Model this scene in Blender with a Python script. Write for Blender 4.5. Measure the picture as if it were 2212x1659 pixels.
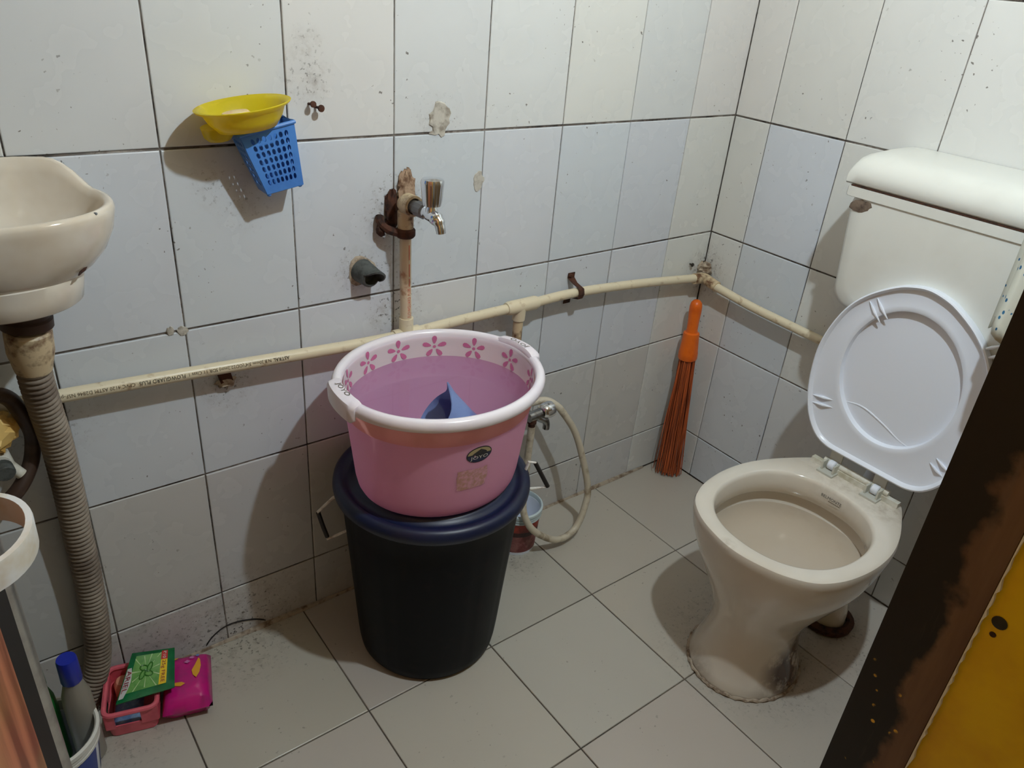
import bpy, bmesh, math, random
from mathutils import Vector, Matrix
R_ = random.Random(7)
for o in list(bpy.data.objects):
    bpy.data.objects.remove(o, do_unlink=True)
S = bpy.context.scene
COL = S.collection

# ------------------------------------------------------------------ camera
yaw, pitch, roll = 0.68577, -0.49912, 0.08869
F_PX = 1648.72
fw = Vector((math.cos(pitch)*math.sin(yaw), math.cos(pitch)*math.cos(yaw), math.sin(pitch)))
rt = Vector((math.cos(yaw), -math.sin(yaw), 0))
up = rt.cross(fw)
r2 = math.cos(roll)*rt + math.sin(roll)*up
u2 = -math.sin(roll)*rt + math.cos(roll)*up
cd = bpy.data.cameras.new('camera'); cam = bpy.data.objects.new('camera', cd); COL.objects.link(cam)
cam.matrix_world = Matrix(((r2.x, u2.x, -fw.x, -1.66720), (r2.y, u2.y, -fw.y, -1.25083), (r2.z, u2.z, -fw.z, 1.31803), (0, 0, 0, 1)))
cd.sensor_width = 36.0; cd.lens = F_PX/2212*36.0; cd.clip_start = 0.01
S.camera = cam
# ------------------------------------------------------------------ world, exposure
W = bpy.data.worlds.new('world'); S.world = W; W.use_nodes = True
bg = W.node_tree.nodes['Background']
bg.inputs[0].default_value = (1.0, 0.86, 0.66, 1); bg.inputs[1].default_value = 0.13
S.view_settings.view_transform = 'Standard'
try: S.view_settings.look = 'None'
except Exception: pass
S.view_settings.gamma = 1.0; S.view_settings.use_curve_mapping = False
S.view_settings.exposure = 0.0
LAMP = Vector((-0.87, -0.95, 1.93)); LAMP_POWER = 2650.0   # the bulb's emission strength
ROOM_H = 2.45; FRONT_Y = -1.078; LEFT_X = -1.99

# ------------------------------------------------------------------ helpers
WL = {}     # world location of each object that parents others
def link(o, parent, loc):
    COL.objects.link(o)
    if parent is not None:
        o.parent = parent
        o.location = Vector(loc) - WL[parent.name]
    else:
        o.location = loc
    WL[o.name] = Vector(loc)
    return o
def tag(o, label=None, cat=None, group=None, kind=None):
    if label: o['label'] = label
    if cat: o['category'] = cat
    if group: o['group'] = group
    if kind: o['kind'] = kind
    return o
def thing(name, loc, label, cat, group=None):
    o = bpy.data.objects.new(name, None); o.empty_display_size = 0.05
    link(o, None, loc)
    return tag(o, label, cat, group)
def obj(name, vf, mat, parent=None, smooth=35, loc=None, label=None):
    vs, fs = vf[0], vf[1]
    if loc is None:
        if parent is not None: loc = WL[parent.name]
        else:
            xs = [v[0] for v in vs]; ys = [v[1] for v in vs]; zs = [v[2] for v in vs]
            loc = Vector(((min(xs)+max(xs))/2, (min(ys)+max(ys))/2, min(zs)))
    loc = Vector(loc)
    me = bpy.data.meshes.new(name)
    me.from_pydata([tuple(Vector(v)-loc) for v in vs], [], fs)
    me.update()
    bm = bmesh.new(); bm.from_mesh(me); bmesh.ops.remove_doubles(bm, verts=bm.verts, dist=1e-6)
    bmesh.ops.recalc_face_normals(bm, faces=bm.faces); bm.to_mesh(me); bm.free()
    if smooth:
        me.shade_smooth()
        me.set_sharp_from_angle(angle=math.radians(smooth))
    if mat is not None: me.materials.append(mat)
    o = bpy.data.objects.new(name, me)
    link(o, parent, loc)
    if label: o['label'] = label
    return o
def join(*parts):
    vs, fs = [], []
    for v, f in parts:
        k = len(vs); vs += list(v); fs += [tuple(i+k for i in q) for q in f]
    return vs, fs
def box(x0, x1, y0, y1, z0, z1):
    v = [(x, y, z) for z in (z0, z1) for y in (y0, y1) for x in (x0, x1)]
    return v, [(0,2,3,1), (4,5,7,6), (0,1,5,4), (2,6,7,3), (0,4,6,2), (1,3,7,5)]
def obox(c, ax, ay, az, hx, hy, hz):
    c, ax, ay, az = Vector(c), Vector(ax).normalized(), Vector(ay).normalized(), Vector(az).normalized()
    b = box(-hx, hx, -hy, hy, -hz, hz)
    return [tuple(c+ax*p[0]+ay*p[1]+az*p[2]) for p in b[0]], b[1]
def loft(rings, close=True, cap0=False, cap1=False):
    n = len(rings[0]); vs = [tuple(p) for r in rings for p in r]; fs = []
    for i in range(len(rings)-1):
        for j in range(n if close else n-1):
            k = (j+1) % n
            fs.append((i*n+j, i*n+k, (i+1)*n+k, (i+1)*n+j))
    if cap0: fs.append(tuple(range(n))[::-1])
    if cap1: fs.append(tuple((len(rings)-1)*n+j for j in range(n)))
    return vs, fs
def lathe(prof, c, n=48, sx=1.0, ang=0.0, cap0=False, cap1=False, flute=None):
    rings = []
    ca, sa = math.cos(ang), math.sin(ang)
    for r, z in prof:
        ring = []
        for j in range(n):
            a = 2*math.pi*j/n
            rr = r*(1+(flute(a, z) if flute else 0))
            x, y = rr*sx*math.cos(a), rr*math.sin(a)
            ring.append((c[0]+x*ca-y*sa, c[1]+x*sa+y*ca, c[2]+z))
        rings.append(ring)
    return loft(rings, True, cap0, cap1)
def cat(pts, n=6, closed=False):
    P = [Vector(p) for p in pts]; out = []
    m = len(P)
    rng = range(m if closed else m-1)
    for i in rng:
        if closed: a, b, c, d = P[(i-1) % m], P[i], P[(i+1) % m], P[(i+2) % m]
        else: a, b, c, d = P[max(i-1, 0)], P[i], P[i+1], P[min(i+2, m-1)]
        for k in range(n):
            t = k/n
            out.append(0.5*((2*b)+(c-a)*t+(2*a-5*b+4*c-d)*t*t+(3*b-a-3*c+d)*t**3))
    if not closed: out.append(P[-1])
    return out
def tube(path, r, n=12, cap=True, closed=False):
    P = [Vector(p) for p in path]; m = len(P)
    rs = r if isinstance(r, (list, tuple)) else [r]*m
    rings = []; prev = None
    for i in range(m):
        if closed: t = (P[(i+1) % m]-P[(i-1) % m])
        else: t = P[min(i+1, m-1)]-P[max(i-1, 0)]
        t.normalize()
        if prev is None:
            a = Vector((0, 0, 1)) if abs(t.z) < .9 else Vector((1, 0, 0))
            u = t.cross(a).normalized()
        else:
            u = (prev-t*prev.dot(t))
            if u.length < 1e-6: u = t.orthogonal()
            u.normalize()
        prev = u; w = t.cross(u)
        rings.append([P[i]+(u*math.cos(2*math.pi*j/n)+w*math.sin(2*math.pi*j/n))*rs[i] for j in range(n)])
    if closed:
        rings.append(rings[0])
        return loft(rings)
    return loft(rings, True, cap, cap)
def lathe_ax(prof, base, axis, n=24, cap0=True, cap1=True, flute=None):
    """profile (r, distance along axis) spun about an arbitrary axis"""
    base, axis = Vector(base), Vector(axis).normalized()
    u = axis.orthogonal().normalized(); w = axis.cross(u)
    rings = []
    for r, d in prof:
        rings.append([base+axis*d+(u*math.cos(2*math.pi*j/n)+w*math.sin(2*math.pi*j/n))*r*(1+(flute(2*math.pi*j/n, d) if flute else 0)) for j in range(n)])
    return loft(rings, True, cap0, cap1)
def sphere(c, rx, ry, rz, n=16, m=10, jit=0.0, seed=1):
    rg = random.Random(seed); rings = []
    for i in range(m+1):
        ph = math.pi*i/m
        ring = []
        for j in range(n):
            a = 2*math.pi*j/n; s = 1+jit*(rg.random()-.5)
            ring.append((c[0]+rx*s*math.sin(ph)*math.cos(a), c[1]+ry*s*math.sin(ph)*math.sin(a), c[2]+rz*s*math.cos(ph)))
        rings.append(ring)
    return loft(rings)
def text_mesh(s, size):
    cu = bpy.data.curves.new('t', 'FONT'); cu.body = s; cu.size = size; cu.resolution_u = 2
    ob = bpy.data.objects.new('t', cu); COL.objects.link(ob)
    dg = bpy.context.evaluated_depsgraph_get()
    me = bpy.data.meshes.new_from_object(ob.evaluated_get(dg))
    vs = [tuple(v.co) for v in me.vertices]; fs = [tuple(p.vertices) for p in me.polygons]
    bpy.data.objects.remove(ob); bpy.data.curves.remove(cu); bpy.data.meshes.remove(me)
    return vs, fs
def text(name, s, size, mapf, mat, parent, width=None, bold=0):
    vs, fs = text_mesh(s, size)
    if not vs: return None
    x0 = min(v[0] for v in vs); x1 = max(v[0] for v in vs)
    k = (width/(x1-x0)) if width else 1.0
    o = obj(name, ([tuple(mapf((v[0]-x0)*k, v[1])) for v in vs], fs), mat, parent, smooth=0)
    return o

# ------------------------------------------------------------------ materials
def nt(name):
    m = bpy.data.materials.new(name); m.use_nodes = True
    t = m.node_tree; b = t.nodes['Principled BSDF']
    return m, t, b
def nd(t, typ, **kw):
    n = t.nodes.new(typ)
    for k, v in kw.items(): setattr(n, k, v)
    return n
def noise(t, co, scale, detail=3, rough=.55, lo=.4, hi=.6):
    n = nd(t, 'ShaderNodeTexNoise'); n.inputs['Scale'].default_value = scale
    n.inputs['Detail'].default_value = detail; n.inputs['Roughness'].default_value = rough
    t.links.new(co, n.inputs['Vector'])
    r = nd(t, 'ShaderNodeMapRange'); r.clamp = True
    r.inputs[1].default_value = lo; r.inputs[2].default_value = hi
    t.links.new(n.outputs['Fac'], r.inputs[0])
    return r.outputs[0]
def mixc(t, fac, a, b):
    m = nd(t, 'ShaderNodeMix', data_type='RGBA')
    for sock, v in ((m.inputs[0], fac), (m.inputs[6], a), (m.inputs[7], b)):
        if hasattr(v, 'is_linked') or hasattr(v, 'links'): t.links.new(v, sock)
        elif isinstance(v, (int, float)): sock.default_value = v
        else: sock.default_value = (*v, 1) if len(v) == 3 else v
    return m.outputs[2]
def mth(t, op, a, b=None):
    m = nd(t, 'ShaderNodeMath', operation=op)
    for i, v in enumerate((a, b)):
        if v is None: continue
        if isinstance(v, (int, float)): m.inputs[i].default_value = v
        else: t.links.new(v, m.inputs[i])
    return m.outputs[0]
def sr(r, g, b):
    f = lambda c: (c/255/12.92) if c/255 <= .04045 else ((c/255+.055)/1.055)**2.4
    return (f(r), f(g), f(b))
def M(name, c, c2=None, sc=20, lo=.45, hi=.65, rough=.5, metal=0, bump=0, bsc=None, spec=.5, coat=0, sss=0, ior=None, world=False, det=4):
    m, t, b = nt(name)
    b.inputs['Base Color'].default_value = (*c, 1); b.inputs['Roughness'].default_value = rough
    b.inputs['Metallic'].default_value = metal; b.inputs['Specular IOR Level'].default_value = spec
    b.inputs['Coat Weight'].default_value = coat; b.inputs['Coat Roughness'].default_value = .08
    if sss:
        b.inputs['Subsurface Weight'].default_value = sss; b.inputs['Subsurface Radius'].default_value = (.02, .012, .012)
        b.inputs['Subsurface Scale'].default_value = .3
    co = nd(t, 'ShaderNodeNewGeometry').outputs['Position'] if world else nd(t, 'ShaderNodeTexCoord').outputs['Object']
    if c2 is not None:
        t.links.new(mixc(t, noise(t, co, sc, det, .6, lo, hi), c, c2), b.inputs['Base Color'])
    if bump:
        n = nd(t, 'ShaderNodeTexNoise'); n.inputs['Scale'].default_value = bsc or sc*3; n.inputs['Detail'].default_value = 4
        t.links.new(co, n.inputs['Vector'])
        bp = nd(t, 'ShaderNodeBump'); bp.inputs['Strength'].default_value = bump; bp.inputs['Distance'].default_value = .002
        t.links.new(n.outputs['Fac'], bp.inputs['Height']); t.links.new(bp.outputs[0], b.inputs['Normal'])
    return m
def spots(t, pos, lst):
    """union of soft blobs at world points, 0..1"""
    out = None
    for (p, r, k) in lst:
        d = nd(t, 'ShaderNodeVectorMath', operation='DISTANCE'); t.links.new(pos, d.inputs[0]); d.inputs[1].default_value = p
        mr = nd(t, 'ShaderNodeMapRange'); mr.clamp = True
        mr.inputs[1].default_value = r; mr.inputs[2].default_value = 0; mr.inputs[4].default_value = k
        t.links.new(d.outputs['Value'], mr.inputs[0])
        out = mr.outputs[0] if out is None else mth(t, 'MAXIMUM', out, mr.outputs[0])
    return out
def tile_mat(name, grime, dirt=(.07, .05, .035), speck=1.0, rough=.22, spotlist=()):
    m, t, b = nt(name)
    pos = nd(t, 'ShaderNodeNewGeometry').outputs['Position']
    base = nd(t, 'ShaderNodeObjectInfo').outputs['Color']
    c = mixc(t, mth(t, 'MULTIPLY', noise(t, pos, 3, 2, .4, .3, .8), .08), base, (.50, .46, .45))
    c = mixc(t, mth(t, 'MULTIPLY', noise(t, pos, 12, 3, .5, .25, .95), .07), c, (.36, .31, .26))
    sp = mth(t, 'MULTIPLY', noise(t, pos, 95, 2, .5, .685, .715), noise(t, pos, 7, 2, .5, .5, .6))
    c = mixc(t, mth(t, 'MULTIPLY', sp, .75*speck), c, dirt)
    if spotlist:
        g = spots(t, pos, spotlist)
        gn = mth(t, 'MULTIPLY', g, mth(t, 'ADD', mth(t, 'MULTIPLY', noise(t, pos, 38, 6, .7, .48, .74), .8), .10))
        c = mixc(t, gn, c, grime)
        sp2 = mth(t, 'MULTIPLY', noise(t, pos, 120, 3, .6, .58, .64), g)
        c = mixc(t, sp2, c, (.03, .022, .016))
    t.links.new(c, b.inputs['Base Color'])
    rr = nd(t, 'ShaderNodeMapRange'); rr.inputs[3].default_value = rough-.02; rr.inputs[4].default_value = rough+.10
    t.links.new(noise(t, pos, 12, 3, .5, .3, .7), rr.inputs[0]); t.links.new(rr.outputs[0], b.inputs['Roughness'])
    b.inputs['Specular IOR Level'].default_value = .4
    return m
def grout_mat(name, a, bcol, c3):
    m, t, b = nt(name)
    pos = nd(t, 'ShaderNodeNewGeometry').outputs['Position']
    c = mixc(t, noise(t, pos, 6, 4, .6, .40, .56), a, bcol)
    c = mixc(t, noise(t, pos, 70, 4, .7, .45, .62), c, c3)
    t.links.new(c, b.inputs['Base Color']); b.inputs['Roughness'].default_value = .9
    return m

WALL_SPOTS = [((-1.36, 0, .02), .20, .9), ((-1.52, 0, .05), .14, .5), ((-.962, 0, .895), .085, 1.0), ((-.965, 0, .70), .075, .9), ((-.975, 0, .79), .05, .6),
              ((0, 0, .628), .085, 1.1), ((-1.128, 0, 1.135), .055, .7), ((-1.128, 0, 1.18), .04, .5), ((-1.31, 0, .615), .06, .9), ((-1.045, 0, .79), .055, 1.0),
              ((-1.29, 0, .975), .05, .5), ((-1.25, 0, .94), .06, .4), ((-.88, 0, 1.06), .06, .35), ((-.72, 0, .62), .05, .4), ((-1.60, 0, .62), .10, .5)]
m_tile = tile_mat('glazed_wall_tile', (.15, .095, .06), spotlist=WALL_SPOTS)
m_ftile = tile_mat('floor_tile', (.11, .075, .05), rough=.30, speck=.5,
                   spotlist=[((-.40, -.64, 0), .24, .8), ((-.17, -.70, 0), .10, 1.2), ((-1.36, -.01, 0), .16, .8), ((-.70, -.12, 0), .10, .5), ((-1.62, -.10, 0), .16, .5), ((-.20, -.85, 0), .12, .6)])
m_grout = grout_mat('dirty_wall_grout', (.36, .33, .30), (.040, .032, .027), (.16, .13, .11))
m_fgrout = grout_mat('floor_grout', (.17, .14, .11), (.06, .048, .04), (.10, .08, .06))
m_plaster = M('darkened_ceiling_paint', (.40, .34, .26), (.34, .28, .20), 4, rough=.8)  # unseen ceiling, colour darkened so it bounces less light
m_inner = M('tan_wall_paint', (.27, .165, .07), (.23, .135, .055), 3, rough=.7)  # unseen inner walls, tan picked to deepen and warm the bounce-lit shadows
m_yellow = M('yellow_wall_paint', sr(228, 190, 8), sr(216, 172, 10), 14, rough=.45, bump=.15, bsc=60)
m_cream = M('cream_cpvc_pipe', sr(222, 210, 182), sr(168, 140, 104), 34, .58, .74, rough=.35)
m_creamdirty = M('stained_cpvc_pipe', sr(210, 190, 155), sr(104, 66, 40), 40, .47, .66, rough=.45)
m_riser = M('rust_streaked_pipe', sr(216, 200, 170), sr(150, 92, 52), 26, .56, .72, rough=.4)
m_rust = M('rust', sr(78, 44, 28), sr(38, 22, 16), 60, rough=.85, bump=.5, bsc=160)
m_chrome = M('chrome', (.78, .80, .83), None, rough=.16, metal=1)
m_dullchrome = M('dull_chrome', (.36, .36, .36), (.20, .18, .16), 60, rough=.25, metal=1)
m_greypl = M('grey_plastic', sr(128, 132, 138), sr(100, 102, 106), 50, rough=.4)
m_darkgrey = M('dark_grey_stub', sr(82, 86, 84), sr(56, 58, 56), 70, rough=.6, bump=.3)
m_cement = M('cement_smear', sr(178, 164, 146), sr(120, 100, 82), 60, rough=.9, bump=.6, bsc=150)
m_cementb = M('brown_cement_smear', sr(176, 150, 126), sr(110, 82, 62), 70, rough=.9, bump=.6, bsc=150)
m_patch = M('chipped_tile_patch', sr(196, 192, 182), sr(150, 142, 130), 60, rough=.85, bump=.4, bsc=120)
m_ceramic = M('off_white_ceramic', sr(228, 220, 208), sr(214, 202, 184), 6, rough=.10, spec=.5, coat=.3)
def toilet_mat():
    m, t, b = nt('toilet_ceramic')
    pos = nd(t, 'ShaderNodeNewGeometry').outputs['Position']
    c = mixc(t, noise(t, pos, 5, 3, .5, .35, .7), sr(221, 215, 204), sr(209, 200, 186))
    g = spots(t, pos, [((-.43, -.745, .045), .085, 1.9), ((-.385, -.725, .09), .09, 1.8), ((-.50, -.765, .0), .05, .5), ((-.56, -.62, 0), .06, .5), ((-.33, -.72, .03), .08, 1.0)])
    gn = mth(t, 'MULTIPLY', g, noise(t, pos, 30, 6, .7, .32, .52))
    c = mixc(t, gn, c, (.085, .040, .018))
    g2 = spots(t, pos, [((-.20, -.655, .40), .11, .5), ((-.22, -.75, .39), .07, .6), ((-.2, -.57, .39), .06, .5), ((-.605, -.64, .39), .02, .6)])
    c = mixc(t, mth(t, 'MULTIPLY', g2, noise(t, pos, 60, 5, .6, .42, .7)), c, (.30, .22, .14))
    t.links.new(c, b.inputs['Base Color']); b.inputs['Roughness'].default_value = .12; b.inputs['Coat Weight'].default_value = .3
    b.inputs['Coat Roughness'].default_value = .06
    return m
m_toilet = toilet_mat()
m_murk = M('murky_bowl_water', sr(188, 175, 158), sr(179, 164, 145), 5, rough=.16)
m_whitepl = M('white_plastic', sr(236, 242, 254), None, rough=.28)
m_oldpl = M('yellowed_plastic', sr(226, 224, 214), sr(196, 190, 168), 30, rough=.35)
m_tank = M('cistern_plastic', sr(224, 225, 219), sr(217, 217, 210), 5, rough=.30)
m_hole = M('broken_hole', sr(120, 104, 90), sr(84, 70, 60), 70, rough=.9, bump=.5)
m_navy = M('dark_navy_plastic', (.010, .014, .038), (.014, .017, .030), 25, rough=.42)
m_navylid = M('navy_lid_plastic', (.007, .013, .050), (.010, .015, .038), 18, rough=.40)
m_pailb = M('black_pail_plastic', (.0035, .004, .0065), (.009, .007, .008), 30, .55, .75, rough=.5, spec=.15)
m_pink = None
m_pinkin = M('lilac_pink_inside_plastic', sr(228, 172, 214), None, rough=.3)
m_tubwhite = M('white_tub_rim', sr(244, 238, 245), sr(238, 228, 238), 10, rough=.28)
m_band = M('pale_pink_inner_band', sr(236, 214, 226), sr(228, 200, 214), 20, rough=.33, sss=.2)
m_orange_band = M('salmon_band', sr(226, 122, 122), sr(216, 108, 108), 16, rough=.35, sss=.2)
m_petal = M('magenta_petal_print', sr(204, 112, 156), None, rough=.4)
m_blue_mug = M('blue_mug_plastic', sr(122, 146, 196), sr(110, 132, 184), 20, rough=.3, sss=.1)
m_wire = M('galvanised_wire', sr(236, 232, 224), sr(190, 180, 170), 60, rough=.35)
m_wiregrip = M('dark_handle_sleeve', sr(34, 30, 28), None, rough=.5)
m_blackink = M('black_ink', sr(40, 38, 36), None, rough=.6)
m_brownink = M('brown_ink', sr(92, 78, 58), None, rough=.6)
m_redink = M('red_ink', sr(206, 92, 62), None, rough=.6)
m_orange = M('orange_plastic', sr(236, 112, 26), sr(222, 98, 20), 20, rough=.35)
def bristle_mat():
    m, t, b = nt('orange_brown_bristles')
    tc = nd(t, 'ShaderNodeTexCoord').outputs['Object']
    mp = nd(t, 'ShaderNodeMapping'); mp.inputs['Scale'].default_value = (260, 260, 3); t.links.new(tc, mp.inputs[0])
    t.links.new(mixc(t, noise(t, mp.outputs[0], 1, 2, .5, .35, .65), sr(204, 100, 48), sr(108, 46, 20)), b.inputs['Base Color'])
    b.inputs['Roughness'].default_value = .5
    return m
m_bristle = bristle_mat()
m_hose = M('off_white_hose', sr(206, 196, 176), sr(150, 132, 108), 30, .52, .7, rough=.4)
m_waste = M('grey_waste_hose', sr(150, 138, 124), sr(108, 94, 82), 16, .4, .65, rough=.6)
m_blackrub = M('dark_rubber', sr(66, 48, 38), sr(96, 76, 60), 26, .5, .68, rough=.5)
m_yelcloth = M('yellow_plastic_bag', sr(242, 204, 126), sr(226, 176, 86), 24, rough=.45)
m_blue = M('blue_basket_plastic', sr(82, 140, 218), sr(74, 128, 206), 20, rough=.35)
def translucent(name, c, tr, rough=.25, w=.45):
    m, t, b = nt(name)
    b.inputs['Base Color'].default_value = (*c, 1); b.inputs['Roughness'].default_value = rough
    tl = nd(t, 'ShaderNodeBsdfTranslucent'); tl.inputs[0].default_value = (*tr, 1)
    mx = nd(t, 'ShaderNodeMixShader'); mx.inputs[0].default_value = w
    out = t.nodes['Material Output']
    t.links.new(b.outputs[0], mx.inputs[1]); t.links.new(tl.outputs[0], mx.inputs[2]); t.links.new(mx.outputs[0], out.inputs[0])
    return m
m_yelldish = translucent('yellow_translucent_plastic', sr(232, 222, 50), sr(244, 214, 20))
m_pink = translucent('pink_translucent_plastic', sr(240, 200, 216), sr(255, 214, 228), .33, .6)
m_band = translucent('pale_pink_inner_band', sr(246, 240, 245), sr(250, 226, 232), .33, .3)
m_orange_band = translucent('salmon_band', sr(240, 184, 176), sr(255, 196, 180), .35, .6)
m_hinge = translucent('milky_hinge_plastic', sr(226, 226, 216), sr(220, 220, 210), .25, .3)
def water_mat():
    m, t, b = nt('bath_water')
    tr = nd(t, 'ShaderNodeBsdfTransparent'); tr.inputs[0].default_value = (.99, .96, .99, 1)
    gl = nd(t, 'ShaderNodeBsdfGlossy'); gl.inputs['Roughness'].default_value = .03
    fr = nd(t, 'ShaderNodeFresnel'); fr.inputs[0].default_value = 1.33
    mx = nd(t, 'ShaderNodeMixShader'); t.links.new(fr.outputs[0], mx.inputs[0])
    t.links.new(tr.outputs[0], mx.inputs[1]); t.links.new(gl.outputs[0], mx.inputs[2])
    t.links.new(mx.outputs[0], t.nodes['Material Output'].inputs[0])
    return m
m_water = water_mat()
def jamb_mat():
    m, t, b = nt('stained_door_frame')
    pos = nd(t, 'ShaderNodeNewGeometry').outputs['Position']
    sp = nd(t, 'ShaderNodeSeparateXYZ'); t.links.new(pos, sp.inputs[0])
    n = nd(t, 'ShaderNodeTexNoise'); n.inputs['Scale'].default_value = 22; n.inputs['Detail'].default_value = 6; t.links.new(pos, n.inputs['Vector'])
    yy = mth(t, 'ADD', sp.outputs[1], mth(t, 'MULTIPLY', mth(t, 'SUBTRACT', n.outputs['Fac'], .5), .055))
    mr = nd(t, 'ShaderNodeMapRange'); mr.clamp = True; mr.inputs[1].default_value = -1.108; mr.inputs[2].default_value = -1.116
    t.links.new(yy, mr.inputs[0])
    mp = nd(t, 'ShaderNodeMapping'); mp.inputs['Scale'].default_value = (60, 60, 5); t.links.new(pos, mp.inputs[0])
    br = mixc(t, noise(t, mp.outputs[0], 1, 4, .6, .35, .7), sr(112, 86, 66), sr(92, 66, 50))
    c = mixc(t, mr.outputs[0], (.006, .005, .004), br)
    c = mixc(t, mth(t, 'MULTIPLY', noise(t, mp.outputs[0], .7, 5, .7, .58, .80), .55), c, (.12, .09, .07))
    v = nd(t, 'ShaderNodeTexVoronoi'); v.inputs['Scale'].default_value = 75; t.links.new(pos, v.inputs['Vector'])
    dots = nd(t, 'ShaderNodeMapRange'); dots.clamp = True; dots.inputs[1].default_value = .17; dots.inputs[2].default_value = .13; t.links.new(v.outputs['Distance'], dots.inputs[0])
    g = spots(t, pos, [((-1.06, -1.09, .66), .14, 2.5)])
    c = mixc(t, mth(t, 'MULTIPLY', mth(t, 'MULTIPLY', dots.outputs[0], noise(t, pos, 30, 2, .5, .5, .56)), mth(t, 'MINIMUM', g, 1.0)), c, sr(226, 178, 60))
    t.links.new(c, b.inputs['Base Color']); b.inputs['Roughness'].default_value = .5
    return m
m_jamb = jamb_mat()
def wood_door_mat():
    m, t, b = nt('wood_grain_laminate')
    tc = nd(t, 'ShaderNodeTexCoord').outputs['Object']
    mp = nd(t, 'ShaderNodeMapping'); mp.inputs['Scale'].default_value = (26, 26, 2.2); t.links.new(tc, mp.inputs[0])
    c = mixc(t, noise(t, mp.outputs[0], 1, 5, .6, .40, .62), sr(206, 128, 92), sr(138, 74, 48))
    c = mixc(t, mth(t, 'MULTIPLY', noise(t, tc, 5, 2, .5, .42, .6), .4), c, sr(190, 150, 92))
    t.links.new(c, b.inputs['Base Color']); b.inputs['Roughness'].default_value = .35
    return m
m_wood = wood_door_mat()
m_alu = M('aluminium_edge', (.56, .55, .52), (.44, .42, .40), 30, rough=.35, metal=.8)
m_dark = M('dark_groove', (.012, .010, .009), None, rough=.6)
m_white = M('matte_white', sr(224, 222, 214), None, rough=.5)
m_blackpl = M('black_plug', sr(40, 36, 28), None, rough=.6)
def cloth_mat():
    m, t, b = nt('leaf_print_cloth')
    tc = nd(t, 'ShaderNodeTexCoord').outputs['Object']
    mp = nd(t, 'ShaderNodeMapping'); mp.inputs['Scale'].default_value = (0, 118, 74); mp.inputs['Rotation'].default_value = (math.radians(28), 0, 0); t.links.new(tc, mp.inputs[0])
    v = nd(t, 'ShaderNodeTexVoronoi'); v.inputs['Scale'].default_value = 1; v.inputs['Randomness'].default_value = .75; t.links.new(mp.outputs[0], v.inputs['Vector'])
    dr = nd(t, 'ShaderNodeMapRange'); dr.clamp = True; dr.inputs[1].default_value = .27; dr.inputs[2].default_value = .22; t.links.new(v.outputs['Distance'], dr.inputs[0])
    leaf = mixc(t, noise(t, tc, 90, 1, .5, .4, .6), sr(28, 96, 140), sr(60, 120, 160))
    t.links.new(mixc(t, dr.outputs[0], sr(216, 218, 206), leaf), b.inputs['Base Color']); b.inputs['Roughness'].default_value = .85
    return m
m_cloth = cloth_mat()

# ------------------------------------------------------------------ structure
TZ = [-0.165, .135, .435, .735, 1.035, 1.335, 1.635, 1.935, 2.235, 2.535]
BX = [-2.168, -1.968, -1.768, -1.568, -1.368, -1.165, -.968, -.768, -.568, -.368, -.168, 0]
RY = [0, -.105, -.307, -.510, -.712, -.914, -1.116]
_tm = {}
def tile_mesh(w, h, d, bev):
    """tile lying in local XY, face up +Z, with chamfered edges"""
    key = (round(w, 4), round(h, 4), d)
    if key in _tm: return _tm[key]
    a, b, i = w/2, h/2, bev
    rings = [[(-a, -b, -d), (a, -b, -d), (a, b, -d), (-a, b, -d)], [(-a, -b, -i), (a, -b, -i), (a, b, -i), (-a, b, -i)],
             [(-a+i*.4, -b+i*.4, -i*.35), (a-i*.4, -b+i*.4, -i*.35), (a-i*.4, b-i*.4, -i*.35), (-a+i*.4, b-i*.4, -i*.35)],
             [(-a+i*1.1, -b+i*1.1, 0), (a-i*1.1, -b+i*1.1, 0), (a-i*1.1, b-i*1.1, 0), (-a+i*1.1, b-i*1.1, 0)]]
    v, f = loft(rings, True, True, True)
    me = bpy.data.meshes.new('tile'); me.from_pydata(v, [], f); me.update()
    bm = bmesh.new(); bm.from_mesh(me); bmesh.ops.recalc_face_normals(bm, faces=bm.faces); bm.to_mesh(me); bm.free()
    _tm[key] = me
    return me
def add_tile(parent, mat, w, h, c, ux, uy, un, col, d=.007, tilt=.0016, bev=.0014):
    me = tile_mesh(w, h, d, bev)
    if not me.materials: me.materials.append(mat)
    o = bpy.data.objects.new('tile', me)
    COL.objects.link(o); o.parent = parent
    q = Matrix((ux, uy, un)).transposed().to_quaternion()
    o.rotation_mode = 'QUATERNION'
    o.rotation_quaternion = q @ Vector((0, 0, 1)).rotation_difference(Vector((R_.uniform(-tilt, tilt), R_.uniform(-tilt, tilt), 1)))
    o.location = Vector(c) + Vector(un)*R_.uniform(-.0004, .0003) - WL[parent.name]
    o.color = (*col, 1)
    return o
def structure(name, vf, mat, smooth=0):
    o = obj(name, vf, mat, None, smooth, loc=(0, 0, 0)); o['kind'] = 'structure'
    return o
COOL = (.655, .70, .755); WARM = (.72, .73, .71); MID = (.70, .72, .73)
def jit(c, a=.02):
    k = R_.uniform(-a, a); return tuple(min(1, x+k+R_.uniform(-.008, .008)) for x in c)

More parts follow.
